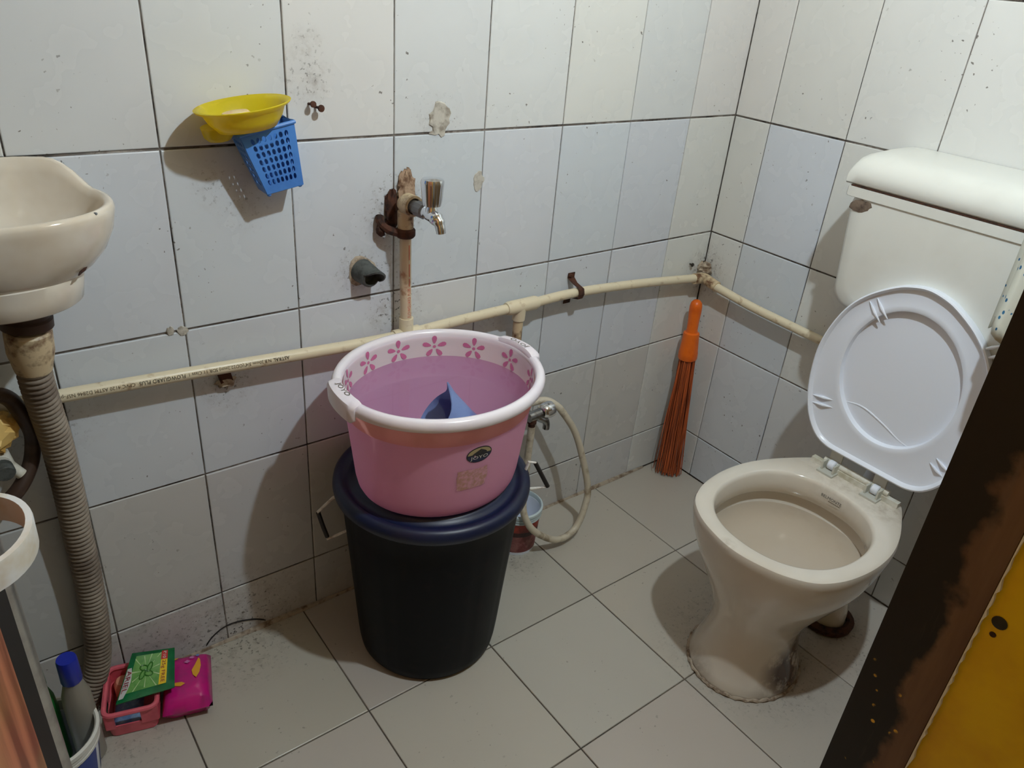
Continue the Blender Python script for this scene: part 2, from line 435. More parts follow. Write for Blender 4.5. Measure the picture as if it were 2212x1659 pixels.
floor = structure('floor', box(LEFT_X, 0.002, -1.9, .002, -.06, -.0028), m_fgrout)
wall_back = structure('wall_back', box(LEFT_X-.1, .12, .0028, .12, -.06, ROOM_H), m_grout)
wall_right = structure('wall_right', box(.0028, .12, -1.9, .0, -.06, ROOM_H), m_grout)
G = .0026
for j in range(len(TZ)-1):
    z0, z1 = max(TZ[j], .0)+G*.78, min(TZ[j+1], ROOM_H)-G*.78
    for i in range(len(BX)-1):
        x0, x1 = BX[i]+G*.45, BX[i+1]-G*.45
        x0 = max(x0, LEFT_X)
        if x1-x0 < .02: continue
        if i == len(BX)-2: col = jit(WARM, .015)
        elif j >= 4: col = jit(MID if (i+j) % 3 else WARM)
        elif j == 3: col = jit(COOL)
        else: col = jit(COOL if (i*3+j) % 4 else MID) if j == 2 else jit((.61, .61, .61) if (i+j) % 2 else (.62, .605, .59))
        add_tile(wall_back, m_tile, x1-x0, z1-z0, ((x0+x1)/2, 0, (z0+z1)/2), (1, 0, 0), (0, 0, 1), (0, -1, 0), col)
    for i in range(len(RY)-1):
        y0, y1 = RY[i+1]+G*.45, RY[i]-G*.45
        if i == 0: y1 = -.001
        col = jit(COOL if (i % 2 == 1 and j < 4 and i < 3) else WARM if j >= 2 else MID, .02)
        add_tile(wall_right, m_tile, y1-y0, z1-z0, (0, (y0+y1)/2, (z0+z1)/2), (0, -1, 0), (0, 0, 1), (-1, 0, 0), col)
FX = [-1.97-.0, -1.801, -1.501, -1.201, -.901, -.601, -.301, 0]
FY = [-1.226, -.925, -.624, -.324, -.0245, -.001]
FC = (.50, .465, .405)
for i in range(len(FX)-1):
    for j in range(len(FY)-1):
        x0, x1 = FX[i]+.0013, FX[i+1]-.0013; y0, y1 = FY[j]+.0013, FY[j+1]-.0013
        if i == len(FX)-2: x1 = -.0012
        if j == 3: y1 = -.0012          # the row along the back wall runs up to it
        if j == 4: continue
        add_tile(floor, m_ftile, x1-x0, y1-y0, ((x0+x1)/2, (y0+y1)/2, 0), (1, 0, 0), (0, 1, 0), (0, 0, 1), jit(FC, .025), tilt=.001)
ceiling = structure('ceiling', box(LEFT_X-.1, .12, -1.9, .12, ROOM_H, ROOM_H+.08), m_plaster)
wall_left = structure('wall_left', box(LEFT_X-.1, LEFT_X, FRONT_Y, .0, -.06, ROOM_H), m_inner)
DX0, DX1, DH = -1.86, -1.058, 2.05           # door opening
FT = -1.45
wall_front = structure('wall_front', join(box(DX1, .0, FT, FRONT_Y, -.06, ROOM_H), box(LEFT_X, DX0, FT, FRONT_Y, -.06, ROOM_H), box(DX0, DX1, FT, FRONT_Y, DH, ROOM_H)), m_yellow)
# tan inside face of the front wall, toned to limit bounced light
lin = structure('trim_2', join(box(DX1+.001, -.001, FRONT_Y, FRONT_Y+.004, 0, ROOM_H), box(DX0, DX1, FRONT_Y, FRONT_Y+.004, DH+.05, ROOM_H)), m_inner)
# wooden door frame, set in the opening
frame = structure('trim_1', join(box(DX1-.004, DX1+.03, -1.1375, FRONT_Y+.0062, 0, DH), box(DX0-.0005, DX0+.02, -1.136, FRONT_Y, 0, DH), box(DX0, DX1, -1.136, FRONT_Y, DH-.05, DH)), m_jamb)
# ragged edge of paint along the frame, and plugged holes in the yellow reveal
rg = random.Random(3)
pts = []; z = .3
ra, rb = [], []
while z < 1.6:
    ra.append((DX1-.0052, -1.1385, z)); rb.append((DX1-.0052, -1.1385+rg.uniform(-.0002, .0022)-.0026, z)); z += rg.uniform(.003, .011)
obj('paint_edge', loft([[Vector(a) for a in ra], [Vector(b) for b in rb], [Vector(b)+Vector((.004, 0, 0)) for b in rb]], False), m_white, wall_front, smooth=0)
obj('plug', lathe_ax([(.0055, 0), (.006, .0012), (.004, .002), (0.0005, .0022)], (DX1+.0005, -1.1500, .887), (-1, 0, 0), 18), m_blackpl, wall_front)
obj('plug', lathe_ax([(.0026, 0), (.0026, .001), (.0005, .0012)], (DX1+.0005, -1.1495, .8735), (-1, 0, 0), 12), m_rust, wall_front)

# ------------------------------------------------------------------ lamp (on the front wall above, out of frame: the room's only light)
def emit(name, c, s):
    m, t, b = nt(name)
    e = nd(t, 'ShaderNodeEmission'); e.inputs[0].default_value = (*c, 1); e.inputs[1].default_value = s
    t.links.new(e.outputs[0], t.nodes['Material Output'].inputs[0])
    return m
lamp = thing('wall_lamp', (LAMP.x, FRONT_Y, LAMP.z), 'white bulb in a holder on the wall beside the door', 'lamp')
obj('bulb', sphere(LAMP, .02, .02, .02, 12, 8), emit('bulb_glow', (.86, 1.0, 1.07), LAMP_POWER), lamp)
obj('holder', lathe_ax([(.045, 0), (.045, .012), (.02, .02), (.02, .09)], (LAMP.x, FRONT_Y+.004, LAMP.z), (0, 1, 0), 20), m_whitepl, lamp)

# ------------------------------------------------------------------ toilet
TY = -.655
RIMZ = .392
HALF = [(-.612, 0), (-.606, .045), (-.588, .098), (-.555, .143), (-.51, .168), (-.46, .180), (-.405, .184), (-.345, .178), (-.285, .160), (-.23, .134), (-.192, .113), (-.172, .098), (-.165, .080), (-.163, .04), (-.163, 0)]
def egg_ring(half, z, n=4):
    a = [Vector((x, TY+w, z)) for x, w in half]; b = [Vector((x, TY-w, z)) for x, w in half[-2:0:-1]]
    return cat(a+b, n, closed=True)
RIM = egg_ring(HALF, 0)
NR = len(RIM)
def body_ring(z, x0, x1, hw, k, off=0.0):
    """k = 1 keeps the rim's plan shape, 0 is an ellipse"""
    out = []
    cx, a = (x0+x1)/2, (x1-x0)/2
    for p in RIM:
        tx = (p.x+.612)/(.612-.163); ty = (p.y-TY)/.184
        ang = math.atan2(p.y-TY, p.x+.3875)
        e = Vector((cx+a*math.cos(ang), TY+hw*math.sin(ang), z)); q = Vector((x0+(x1-x0)*tx, TY+hw*ty, z))
        r = q*k+e*(1-k)
        out.append(Vector((r.x, r.y, z)))
    return out
toilet = thing('toilet', (-.40, TY, 0), 'off-white ceramic toilet bowl with raised white lid', 'toilet')
outer = [body_ring(0.0, -.568, -.315, .114, 0), body_ring(.012, -.570, -.313, .115, 0), body_ring(.03, -.562, -.318, .108, 0), body_ring(.065, -.550, -.326, .097, 0), body_ring(.10, -.543, -.330, .091, 0),
         body_ring(.135, -.542, -.326, .090, 0), body_ring(.165, -.546, -.312, .098, .05), body_ring(.20, -.556, -.284, .115, .2), body_ring(.245, -.572, -.240, .140, .45), body_ring(.29, -.588, -.204, .163, .75),
         body_ring(.335, -.602, -.178, .177, 1), body_ring(.37, -.610, -.166, .183, 1), body_ring(.383, -.612, -.163, .184, 1), body_ring(.3895, -.6095, -.1655, .1815, 1), body_ring(RIMZ, -.604, -.171, .176, 1)]
def inner_ring(z, x0, x1, hw):
    cx, a = (x0+x1)/2, (x1-x0)/2
    out = []
    for p in RIM:
        ang = math.atan2((p.y-TY)/.184, (p.x+.3875)/.2245)
        c, s = math.cos(ang), math.sin(ang)
        e = 2.25
        rr = (abs(c)**e+abs(s)**e)**(-1/e)
        out.append(Vector((cx+a*rr*c, TY+hw*rr*s, z)))
    return out
inner = [inner_ring(RIMZ, -.580, -.257, .152), inner_ring(.390, -.576, -.261, .148), inner_ring(.383, -.5725, -.2645, .1445), inner_ring(.36, -.571, -.266, .143), inner_ring(.339, -.573, -.263, .145),
         inner_ring(.3345, -.577, -.259, .149), inner_ring(.334, -.592, -.244, .161), inner_ring(.31, -.590, -.246, .159), inner_ring(.27, -.56, -.28, .135), inner_ring(.22, -.50, -.34, .08), inner_ring(.20, -.46, -.38, .03)]
obj('bowl', loft(outer+inner, True, True, True), m_toilet, toilet, smooth=40)
obj('water_surface', ([tuple(p) for p in inner_ring(.302, -.5855, -.2505, .1545)], [tuple(range(NR))]), m_murk, toilet, smooth=0, label='beige standing water in the bowl')
# cement bead round the foot
foot = body_ring(.003, -.572, -.311, .1165, 0)
obj('cement_bead', tube([p+Vector((0, 0, .001+.002*math.sin(i*1.7))) for i, p in enumerate(foot)], [.0036+.0012*math.sin(i*2.3) for i in range(len(foot))], 6, closed=True), m_cement, toilet)
# trap and outlet behind the pedestal
obj('outlet_pipe', tube(cat([(-.33, TY, .13), (-.27, TY, .155), (-.21, TY-.005, .13), (-.178, TY-.03, .06), (-.175, TY-.035, .0)], 5), .045, 18), m_ceramic, toilet)
obj('outlet_collar', lathe([(.052, 0), (.062, .004), (.064, .016), (.052, .022), (.046, .02)], (-.175, TY-.037, 0), 24), m_rust, toilet)
# maker's name inside the rim
lg = lambda s, t: Vector((-.2652-.0, -.630-s, .367+t)) + Vector((-.004, 0, 0))
text('lettering', 'BELMONTE', .0105, lg, m_blackink, toilet, width=.048)
obj('ink_line', ([lg(.018, -.0042), lg(.046, -.0042), lg(.046, -.0026), lg(.018, -.0026)], [(0, 1, 2, 3)]), m_brownink, toilet, smooth=0)

# hinge and lid
hx = -.200
hinge = obj('hinge_bar', obox((hx, TY-.002, RIMZ+.006), (0, 1, 0), (1, 0, 0), (0, 0, 1), .103, .0065, .006), m_oldpl, toilet)
obj('hinge_rod', tube([(hx+.003, TY+.075, RIMZ+.016), (hx+.003, TY-.078, RIMZ+.016)], .0075, 14), m_oldpl, hinge)
for yy in (TY+.052, TY-.052):
    obj('bracket', join(obox((hx+.005, yy, RIMZ+.030), (0, 1, 0), (1, 0, 0), (0, 0, 1), .014, .0025, .030), obox((hx-.008, yy-.0135, RIMZ+.012), (0, 1, 0), (1, 0, 0), (0, 0, 1), .002, .014, .012),
        obox((hx-.008, yy+.0135, RIMZ+.012), (0, 1, 0), (1, 0, 0), (0, 0, 1), .002, .014, .012)), m_hinge, hinge, smooth=0)
    obj('foot_plate', obox((hx-.015, yy, RIMZ+.0022), (0, 1, 0), (1, 0, 0), (0, 0, 1), .019, .016, .0022), m_hinge, hinge, smooth=0)
    obj('knuckle', lathe_ax([(.009, 0), (.011, .002), (.011, .014), (.009, .016)], (hx-.004, yy-.008, RIMZ+.015), (0, 1, 0), 18), m_whitepl, hinge)
LH = [(.0, .0), (.0, .06), (.002, .095), (.016, .125), (.05, .152), (.10, .170), (.16, .1775), (.215, .176), (.27, .162), (.32, .138), (.358, .104), (.388, .060), (.400, .03), (.405, 0)]
LY, LZ0 = -.672, .446
lean = math.radians(1.0)
def lidp(y, h, out):
    """point on the lid: y across, h up from the hinge edge, out = towards the room"""
    return Vector((-.202+h*math.sin(lean)*.0-out+.004*h/.4, LY+y, LZ0+h))
def lid_ring(k, out, ch=.205):
    a = [Vector((w, h, 0)) for h, w in LH]; b = [Vector((-w, h, 0)) for h, w in LH[-2:0:-1]]
    return [lidp(p.x*k, ch+(p.y-ch)*k, out) for p in cat(a+b, 4, True)]
IC, IA, IB = .205, .122, .147
def oval(k, out, n=104):
    res = []
    a = [Vector((w, h, 0)) for h, w in LH]; b = [Vector((-w, h, 0)) for h, w in LH[-2:0:-1]]
    for p in cat(a+b, 4, True):
        ang = math.atan2(p.y-.205, p.x)
        res.append(lidp(IA*k*math.cos(ang)-.012*0, IC+IB*k*math.sin(ang), out))
    return res
lid = obj('lid', loft([lid_ring(.90, -.015), lid_ring(.985, -.011), lid_ring(1.0, -.002), lid_ring(1.0, .011), lid_ring(.985, .0125), lid_ring(.968, .010), lid_ring(.955, .0045), lid_ring(.90, .002), oval(1.07, .0045), oval(1.015, .0045), oval(.99, .003), oval(.972, -.008), oval(.5, -.010), oval(.05, -.010)], True, True, True), m_whitepl, toilet, smooth=30, label='white plastic lid, raised, underside facing out')
for (y0, h0, y1, h1) in ((.097, .345, .066, .312), (.157, .088, .106, .098), (-.124, .322, -.158, .345), (-.118, .085, -.150, .068)):
    d = Vector((y1-y0, h1-h0, 0)); nrm = Vector((-d.y, d.x, 0)).normalized()*.0085
    for s in (-1, 1):
        p = [(y0+nrm.x*s, h0+nrm.y*s), ((y0+y1)/2+nrm.x*s, (h0+h1)/2+nrm.y*s), (y1+nrm.x*s, h1+nrm.y*s)]
        obj('rib', tube([lidp(p[0][0], p[0][1], .004), lidp(p[1][0], p[1][1], .0052), lidp(p[2][0], p[2][1], .002)], [.001, .0036, .001], 8), m_whitepl, lid)
obj('crease', tube(cat([lidp(.100, .108, -.0100), lidp(.055, .116, -.0098), lidp(.005, .102, -.0098), lidp(-.045, .082, -.0098), lidp(-.088, .080, -.0100)], 5), [.0006]+[.0024]*19+[.0006], 8), m_whitepl, lid)

# ------------------------------------------------------------------ cistern on the right wall
YA, YB, XF = -.452, -.885, -.185          # left end, right end, front
def rrect(y0, y1, z0, z1, r, x, n=6):
    pts = []
    for (cy, cz, a0) in ((y1+r, z0+r, 180), (y0-r, z0+r, 270), (y0-r, z1-r, 0), (y1+r, z1-r, 90)):
        for k in range(n+1):
            a = math.radians(a0+90*k/n)
            pts.append(Vector((x, cy+r*math.cos(a), cz+r*math.sin(a))))
    return pts
tank = thing('toilet_cistern', (-.09, (YA+YB)/2, .742), 'off-white plastic flush cistern mounted on the tiled wall above the toilet', 'cistern')
def trap_ring(x, ins):
    p = rrect(YA-ins, YB+ins, .742+ins, .985, .035, x)
    out = []
    for q in p:
        t = (.985-q.z)/.243; q.y += -math.copysign(.022*t, q.y-(YA+YB)/2)     # sides draw in towards the foot
        out.append(q)
    return out
obj('tank_body', loft([trap_ring(-.002, .0), trap_ring(XF+.02, .0), trap_ring(XF+.006, .004), trap_ring(XF, .012), trap_ring(XF-.002, .03)], True, True, True), m_tank, tank, smooth=50)
obj('rim_band', loft([rrect(YA+.006, YB-.006, .968, .990, .004, -.002), rrect(YA+.006, YB-.006, .968, .990, .004, XF-.001), rrect(YA+.003, YB-.003, .9695, .9885, .004, XF-.005)], True, True, True), m_tank, tank, smooth=45)
lidprof = []
def cover(y0, y1):
    # moulded lid: section in the x/z plane swept along the length, ends pulled in
    sec = [(-.002, .9915), (XF-.001, .9915), (XF-.006, .996), (XF-.0055, 1.015), (XF+.004, 1.033), (XF+.022, 1.046), (XF+.05, 1.052), (-.06, 1.056), (-.002, 1.056)]
    c = [Vector((x, 0, z)) for x, z in sec]
    rings = []
    for y, k in ((y0, .0), (y0, .78), (y0-.006, .90), (y0-.02, .97), (y0-.045, 1), (y1+.045, 1), (y1+.02, .97), (y1+.006, .90), (y1, .78), (y1, 0)):
        rings.append([Vector((-.09+(p.x+.09)*(.95+.05*k), y, .9915+(p.z-.9915)*k)) for p in c])
    return loft(rings, True, True, True)
obj('tank_cover', cover(YA+.012, YB-.012), m_tank, tank, smooth=50)
hb = []
rg = random.Random(5)
for j in range(20):
    a = 2*math.pi*j/20; k = 1+rg.uniform(-.12, .12)
    hb.append(Vector((XF-.0021, -.483+.022*k*math.cos(a), .954+.0125*k*math.sin(a)-.0035*math.cos(a))))
obj('broken_patch', loft([hb, [Vector((XF-.0030, -.483+(p.y+.483)*.8, .954+(p.z-.954)*.8)) for p in hb]], True, False, True), m_hole, tank, label='brown broken hole where the lever was')
obj('groove_strip', obox((XF-.0042, (YA+YB)/2, .9908), (0, 1, 0), (1, 0, 0), (0, 0, 1), .215, .0015, .0009), m_rust, tank, smooth=0)  # thin dark brown strip between rim band and cover
obj('flush_pipe', tube(cat([(-.09, -.67, .76), (-.09, -.67, .60), (-.10, -.667, .46), (-.15, -.66, .33), (-.19, -.655, .30)], 5), .019, 16), m_whitepl, tank)

# ------------------------------------------------------------------ water pipes on the walls
PR = .0112
def pipe_run(pts, r=PR): return tube(cat(pts, 3), r, 16)
wp = thing('water_pipe', (-.80, -.032, .60), 'cream plastic water pipe run along both tiled walls', 'pipe')
LEFT = [(-1.80, -.032, .690), (-1.579, -.032, .679), (-1.332, -.032, .667), (-1.096, -.032, .654), (-.956, -.032, .650)]
RIGHT = [(-.956, -.032, .650), (-.84, -.032, .655), (-.70, -.032, .657)]
run1 = obj('pipe_run', pipe_run(LEFT), m_cream, wp)
obj('pipe_run', pipe_run(RIGHT), m_cream, wp)
obj('pipe_run', pipe_run([(-.62, -.032, .658), (-.50, -.032, .660), (-.30, -.032, .647), (-.09, -.032, .626), (-.055, -.033, .622)]), m_cream, wp)
obj('pipe_run', pipe_run([(-.034, -.055, .612), (-.032, -.19, .598), (-.032, -.31, .593), (-.032, -.43, .589), (-.032, -.62, .585)]), m_cream, wp)
obj('riser', tube([(-.957, -.032, .655), (-.960, -.032, .78), (-.961, -.032, .885)], PR, 16), m_riser, wp, label='rust-streaked cream riser up to the tap')
obj('tee', join(tube([(-.985, -.032, .650), (-.928, -.032, .651)], .0148, 16), tube([(-.957, -.032, .650), (-.957, -.032, .688)], .0145, 16)), m_cream, wp)
obj('tee', join(tube([(-.705, -.032, .6575), (-.698, -.032, .6575), (-.625, -.032, .658), (-.618, -.032, .658)], [.0135, .0158, .0158, .0135], 18), tube([(-.668, -.032, .655), (-.668, -.032, .625), (-.668, -.032, .622)], [.0158, .0145, .012], 18)), m_cream, wp)
obj('drop_pipe', tube([(-.668, -.032, .625), (-.669, -.032, .42), (-.669, -.034, .405)], PR, 16), m_creamdirty, wp)
obj('corner_elbow', tube(cat([(-.075, -.033, .6235), (-.040, -.035, .62), (-.034, -.045, .617), (-.033, -.08, .610)], 4), .0145, 16), m_creamdirty, wp)
obj('socket_elbow', join(tube([(-.961, -.032, .868), (-.961, -.032, .905)], .0152, 18), sphere((-.961, -.032, .918), .0165, .0165, .0165, 16, 10), lathe_ax([(.0155, 0), (.0195, .006), (.0195, .030), (.0175, .031), (.0150, .031), (.0150, .012)], (-.961, -.030, .920), (.05, -1, .02), 22, False, True)), m_creamdirty, wp)
# printed text, upside down along the left run
def on_run(s, t, x0=-1.206, ph0=.50):
    x = x0-s; zc = .661+(-1.206-x)*.0475; ph = ph0-t/PR
    return Vector((x, -.032-(PR+.0004)*math.cos(ph), zc+(PR+.0004)*math.sin(ph)))
text('lettering', 'ASTRAL', .0092, on_run, m_blackink, run1, width=.030)
text('lettering', 'N.B.20mm 3/4"(OD22.2mm) SDR 11 Class 1', .0080, lambda s, t: on_run(s+.034, t), m_brownink, run1, width=.142)
text('lettering', 'FLOWGUARD PLUS', .0092, lambda s, t: on_run(s+.182, t), m_blackink, run1, width=.072)
text('lettering', 'CPVC 4120 ASTM D2846 NSF-pw', .0080, lambda s, t: on_run(s+.260, t), m_brownink, run1, width=.112)
def on_riser(s, t):
    ph = .38-t/PR
    return Vector((-.9575-s*.02+(PR+.0004)*math.sin(ph), -.032-(PR+.0004)*math.cos(ph), .692+s))
text('lettering', 'FLOWGUARD PLUS', .0095, on_riser, m_redink, wp, width=.062)
obj('red_line', join(*[([on_riser(a, .002), on_riser(b, .002), on_riser(b, .0036), on_riser(a, .0036)], [(0, 1, 2, 3)]) for a, b in ((.066, .082), (.086, .112), (.120, .150))]), m_redink, wp, smooth=0)
# rusty pipe clamps
def clamp(x, z, tilt):
    cl = []
    prof = [(-.038, .0), (-.026, .0), (-.018, -.016), (-.012, -.042), (0, -.0465), (.012, -.042), (.018, -.016), (.026, .0), (.038, .0)]
    rings = []
    for (d, y) in prof:
        w = .0075 if abs(d) < .02 else .010
        c = Vector((x+d*tilt, y-.001, z+d))
        rings.append([c+Vector((-w, 0, 0)), c+Vector((w, 0, 0)), c+Vector((w, -.002, 0)), c+Vector((-w, -.002, 0))])
    return loft(rings, True, True, True)
k1 = obj('clamp', clamp(-.497, .660, .08), m_rust, wp, label='rusty metal saddle clamp')
obj('screw', lathe_ax([(.005, 0), (.005, .002), (.003, .004)], (-.499, -.003, .692), (0, -1, 0), 12), m_rust, k1)
k2 = obj('clamp', obox((-1.314, -.008, .636), (1, 0, .2), (0, 1, 0), (-.2, 0, 1), .011, .003, .016), m_rust, wp, label='rusty metal clamp tab under the pipe')
obj('cement_blob', sphere((-1.312, -.004, .622), .018, .010, .010, 12, 8, .5, 4), m_cement, k2)
obj('clamp', join(lathe_ax([(.016, 0), (.019, .004), (.019, .014), (.016, .018)], (-.961, -.032, .855), (0, 0, 1), 16), tube(cat([(-.975, -.030, .864), (-.995, -.026, .872), (-1.003, -.012, .882), (-1.000, -.004, .892)], 4), [.008]*5+[.007]*4+[.008]*4, 8), sphere((-1.002, -.012, .868), .009, .010, .012, 10, 8, .4, 9)), m_rust, wp, label='dark rusty clamp below the tap')
# cement round the tap and at the corner
obj('cement_smear', sphere((-.944, -.004, .935), .018, .009, .036, 16, 12, .45, 2), m_cementb, wall_back)
obj('cement_smear', sphere((-.975, -.003, .90), .014, .008, .036, 14, 10, .5, 12), m_rust, wall_back)
obj('cement_smear', sphere((-.012, -.012, .635), .022, .022, .018, 14, 10, .6, 8), m_cement, wall_back)

# ------------------------------------------------------------------ chrome tap over the tub
tap = thing('water_tap', (-.961, -.060, .922), 'chrome water tap on the cream riser above the pink tub', 'tap')
ax = Vector((.10, -1, -.03)).normalized()
b0 = Vector((-.959, -.055, .920))
obj('connector', lathe_ax([(.0125, 0), (.0125, .012), (.0145, .014), (.0150, .020), (.0135, .030), (.0145, .034), (.012, .038)], b0, ax, 10), m_greypl, tap, smooth=25)
b1 = b0+ax*.036
obj('tap_body', tube(cat([b1, b1+ax*.016, b1+ax*.030+Vector((0, 0, -.002)), b1+ax*.038+Vector((.001, 0, -.006)), b1+ax*.044+Vector((.0015, 0, -.016)), b1+ax*.046+Vector((.002, 0, -.026))], 5), [.0115]*4+[.0125]*6+[.0130]*4+[.0110]*4+[.0092]*5+[.0088]*3, 16), m_chrome, tap)
kb = b1+ax*.020
obj('bonnet', lathe_ax([(.012, 0), (.011, .012), (.0085, .016), (.0085, .024)], kb, (0, 0, 1), 18), m_chrome, tap)
obj('knob', lathe_ax([(.010, .016), (.0165, .018), (.0180, .026), (.0205, .056), (.0205, .060), (.0190, .064), (.006, .0655), (.0005, .0655)], kb, (0, 0, 1), 48, flute=lambda a, d: -.055*max(0, math.cos(8*a))**2 if d < .061 else 0), m_chrome, tap, smooth=50)

# capped stub in the wall
stub = thing('pipe_stub', (-1.035, -.001, .775), 'dark grey broken pipe stub jutting from the tiled wall', 'pipe')
sa = Vector((.12, -1, -.10)).normalized()
s0 = Vector((-1.037, 0, .789))
obj('stub_body', lathe_ax([(.024, 0), (.0225, .006), (.0215, .020), (.0205, .032), (.016, .035), (.015, .020)], s0, sa, 22, True, True), m_darkgrey, stub)
# torn lip: an open half-sleeve hooked downwards
rings = []
for i in range(13):
    a = math.radians(-35+ i*190/12)
    u = Vector((1, .12, 0)).normalized(); w = Vector((0, 0, 1))
    rr = .0205; L = .036+.020*math.sin(math.radians(i*180/12))**.7
    d = (u*math.cos(a)+w*math.sin(a))
    rings.append([s0+sa*.026+d*rr, s0+sa*L+d*rr*.96, s0+sa*L+d*(rr-.004)*.96, s0+sa*.026+d*(rr-.004)])
obj('torn_lip', loft(rings, True, True, True), m_darkgrey, stub)
obj('collar', lathe_ax([(.029, 0), (.0265, .002), (.0225, .003)], s0, (0, -1, 0), 16, True, True, lambda a, d: .12*math.sin(3*a+1)), m_cement, stub)

# nails
n1 = thing('nail_hook', (-1.122, 0, 1.09), 'pair of rusty nail heads right of the soap dish', 'nail')
obj('nail', lathe_ax([(.0022, 0), (.0022, .014), (.0052, .014), (.0052, .017), (.002, .018)], (-1.128, .0, 1.094), (.1, -1, .1), 12), m_rust, n1)
obj('nail', lathe_ax([(.0022, 0), (.0022, .016), (.0058, .016), (.0058, .019), (.002, .020)], (-1.117, .0, 1.089), (.2, -1, 0), 12), m_rust, n1)
tag(obj('nail', lathe_ax([(.002, 0), (.002, .008), (.0052, .008), (.0052, .0105), (.002, .012)], (-.063, 0, .653), (0, -1, 0), 12), m_blackpl), 'small dark screw head above the pipe near the corner', 'nail')
# chipped patches on tiles
def blob_patch(cx, cz, rx, rz, seed, th=.0016):
    rg = random.Random(seed); n = 22
    ks = [1+rg.uniform(-.16, .16) for _ in range(n)]
    A = [Vector((cx+rx*ks[j]*math.cos(2*math.pi*j/n), .0005, cz+rz*ks[j]*math.sin(2*math.pi*j/n))) for j in range(n)]
    B = [Vector((cx+(p.x-cx)*.93, -th, cz+(p.z-cz)*.93)) for p in A]
    C = [Vector((cx+(p.x-cx)*.5, -th*(.7+.8*rg.random()), cz+(p.z-cz)*.5)) for p in A]
    return loft([A, B, C], True, False, True)
obj('chip', blob_patch(-.872, 1.060, .023, .031, 1, .0022), m_patch, wall_back)
obj('chip', blob_patch(-.777, .937, .013, .020, 2), m_patch, wall_back)
obj('chip', blob_patch(-1.372, .735, .010, .008, 4), m_patch, wall_back)
obj('chip', blob_patch(-1.392, .738, .006, .008, 5), m_patch, wall_back)
obj('chip', blob_patch(-.884, 1.036, .012, .004, 7), m_patch, wall_back)
# crack and cement fillet at the foot of the wall
ck = [(-1.415, -.0006, .008), (-1.40, -.0006, .026), (-1.375, -.0006, .040), (-1.345, -.0006, .040), (-1.31, -.0006, .028), (-1.285, -.0006, .012)]
obj('crack', tube(cat(ck, 4), [.0006]+[.0016]*19+[.0006], 6), m_dark, wall_back)
obj('cement_fillet', tube([(x*.1-2.0, -.003, .001) for x in range(1, 20)], [.0055+.002*math.sin(x*1.9) for x in range(1, 20)], 6), m_cement, floor)

# ------------------------------------------------------------------ soap dish and perforated basket on the back wall
dish = thing('soap_dish', (-1.258, -.045, 1.07), 'yellow translucent oval soap dish stuck to the tiled wall', 'soap dish')
DT = math.radians(-8)      # hangs a little crooked
DC = Vector((-1.2555, -.058, 1.098))
def dp(x, y, z):
    c, s = math.cos(DT), math.sin(DT)
    return DC+Vector((x*c+z*s, y, -x*s+z*c))
def dring(a, b, z, n=40): return [dp(a*math.cos(2*math.pi*j/n), b*math.sin(2*math.pi*j/n), z) for j in range(n)]
obj('bowl', loft([dring(.030, .020, -.028), dring(.045, .034, -.026), dring(.056, .044, -.012), dring(.062, .049, .001), dring(.071, .0565, .006), dring(.073, .0575, .0085), dring(.071, .0565, .0095), dring(.060, .047, .004), dring(.053, .041, -.009), dring(.042, .031, -.022), dring(.010, .008, -.024)], True, True, True), m_yelldish, dish, smooth=60)
obj('foot', loft([[dp(-.040+.024*k*c, .02+.026*k*s, z) for c, s in [(math.cos(2*math.pi*j/16), math.sin(2*math.pi*j/16)) for j in range(16)]] for k, z in ((1.0, -.020), (.92, -.034), (.7, -.040))], True, True, True), m_yelldish, dish)
obj('wall_tab', obox(dp(.0, .052, -.016), dp(1, 0, 0)-dp(0, 0, 0), (0, 1, 0), dp(0, 0, 1)-dp(0, 0, 0), .026, .004, .020), m_yelldish, dish)
tag(obj('soap', loft([[dp(-.012+.024*k*math.cos(2*math.pi*j/20), .006+.016*k*math.sin(2*math.pi*j/20), z) for j in range(20)] for k, z in ((.8, -.0225), (1, -.016), (1, -.006), (.8, -.001), (.3, .000))], True, True, True), M('worn_soap', sr(228, 204, 150), sr(214, 160, 120), 30, rough=.35), None), 'small worn peach soap bar in the yellow dish', 'soap')

basket = thing('toothbrush_basket', (-1.225, -.03, .975), 'blue perforated plastic basket hanging below the yellow soap dish', 'basket')
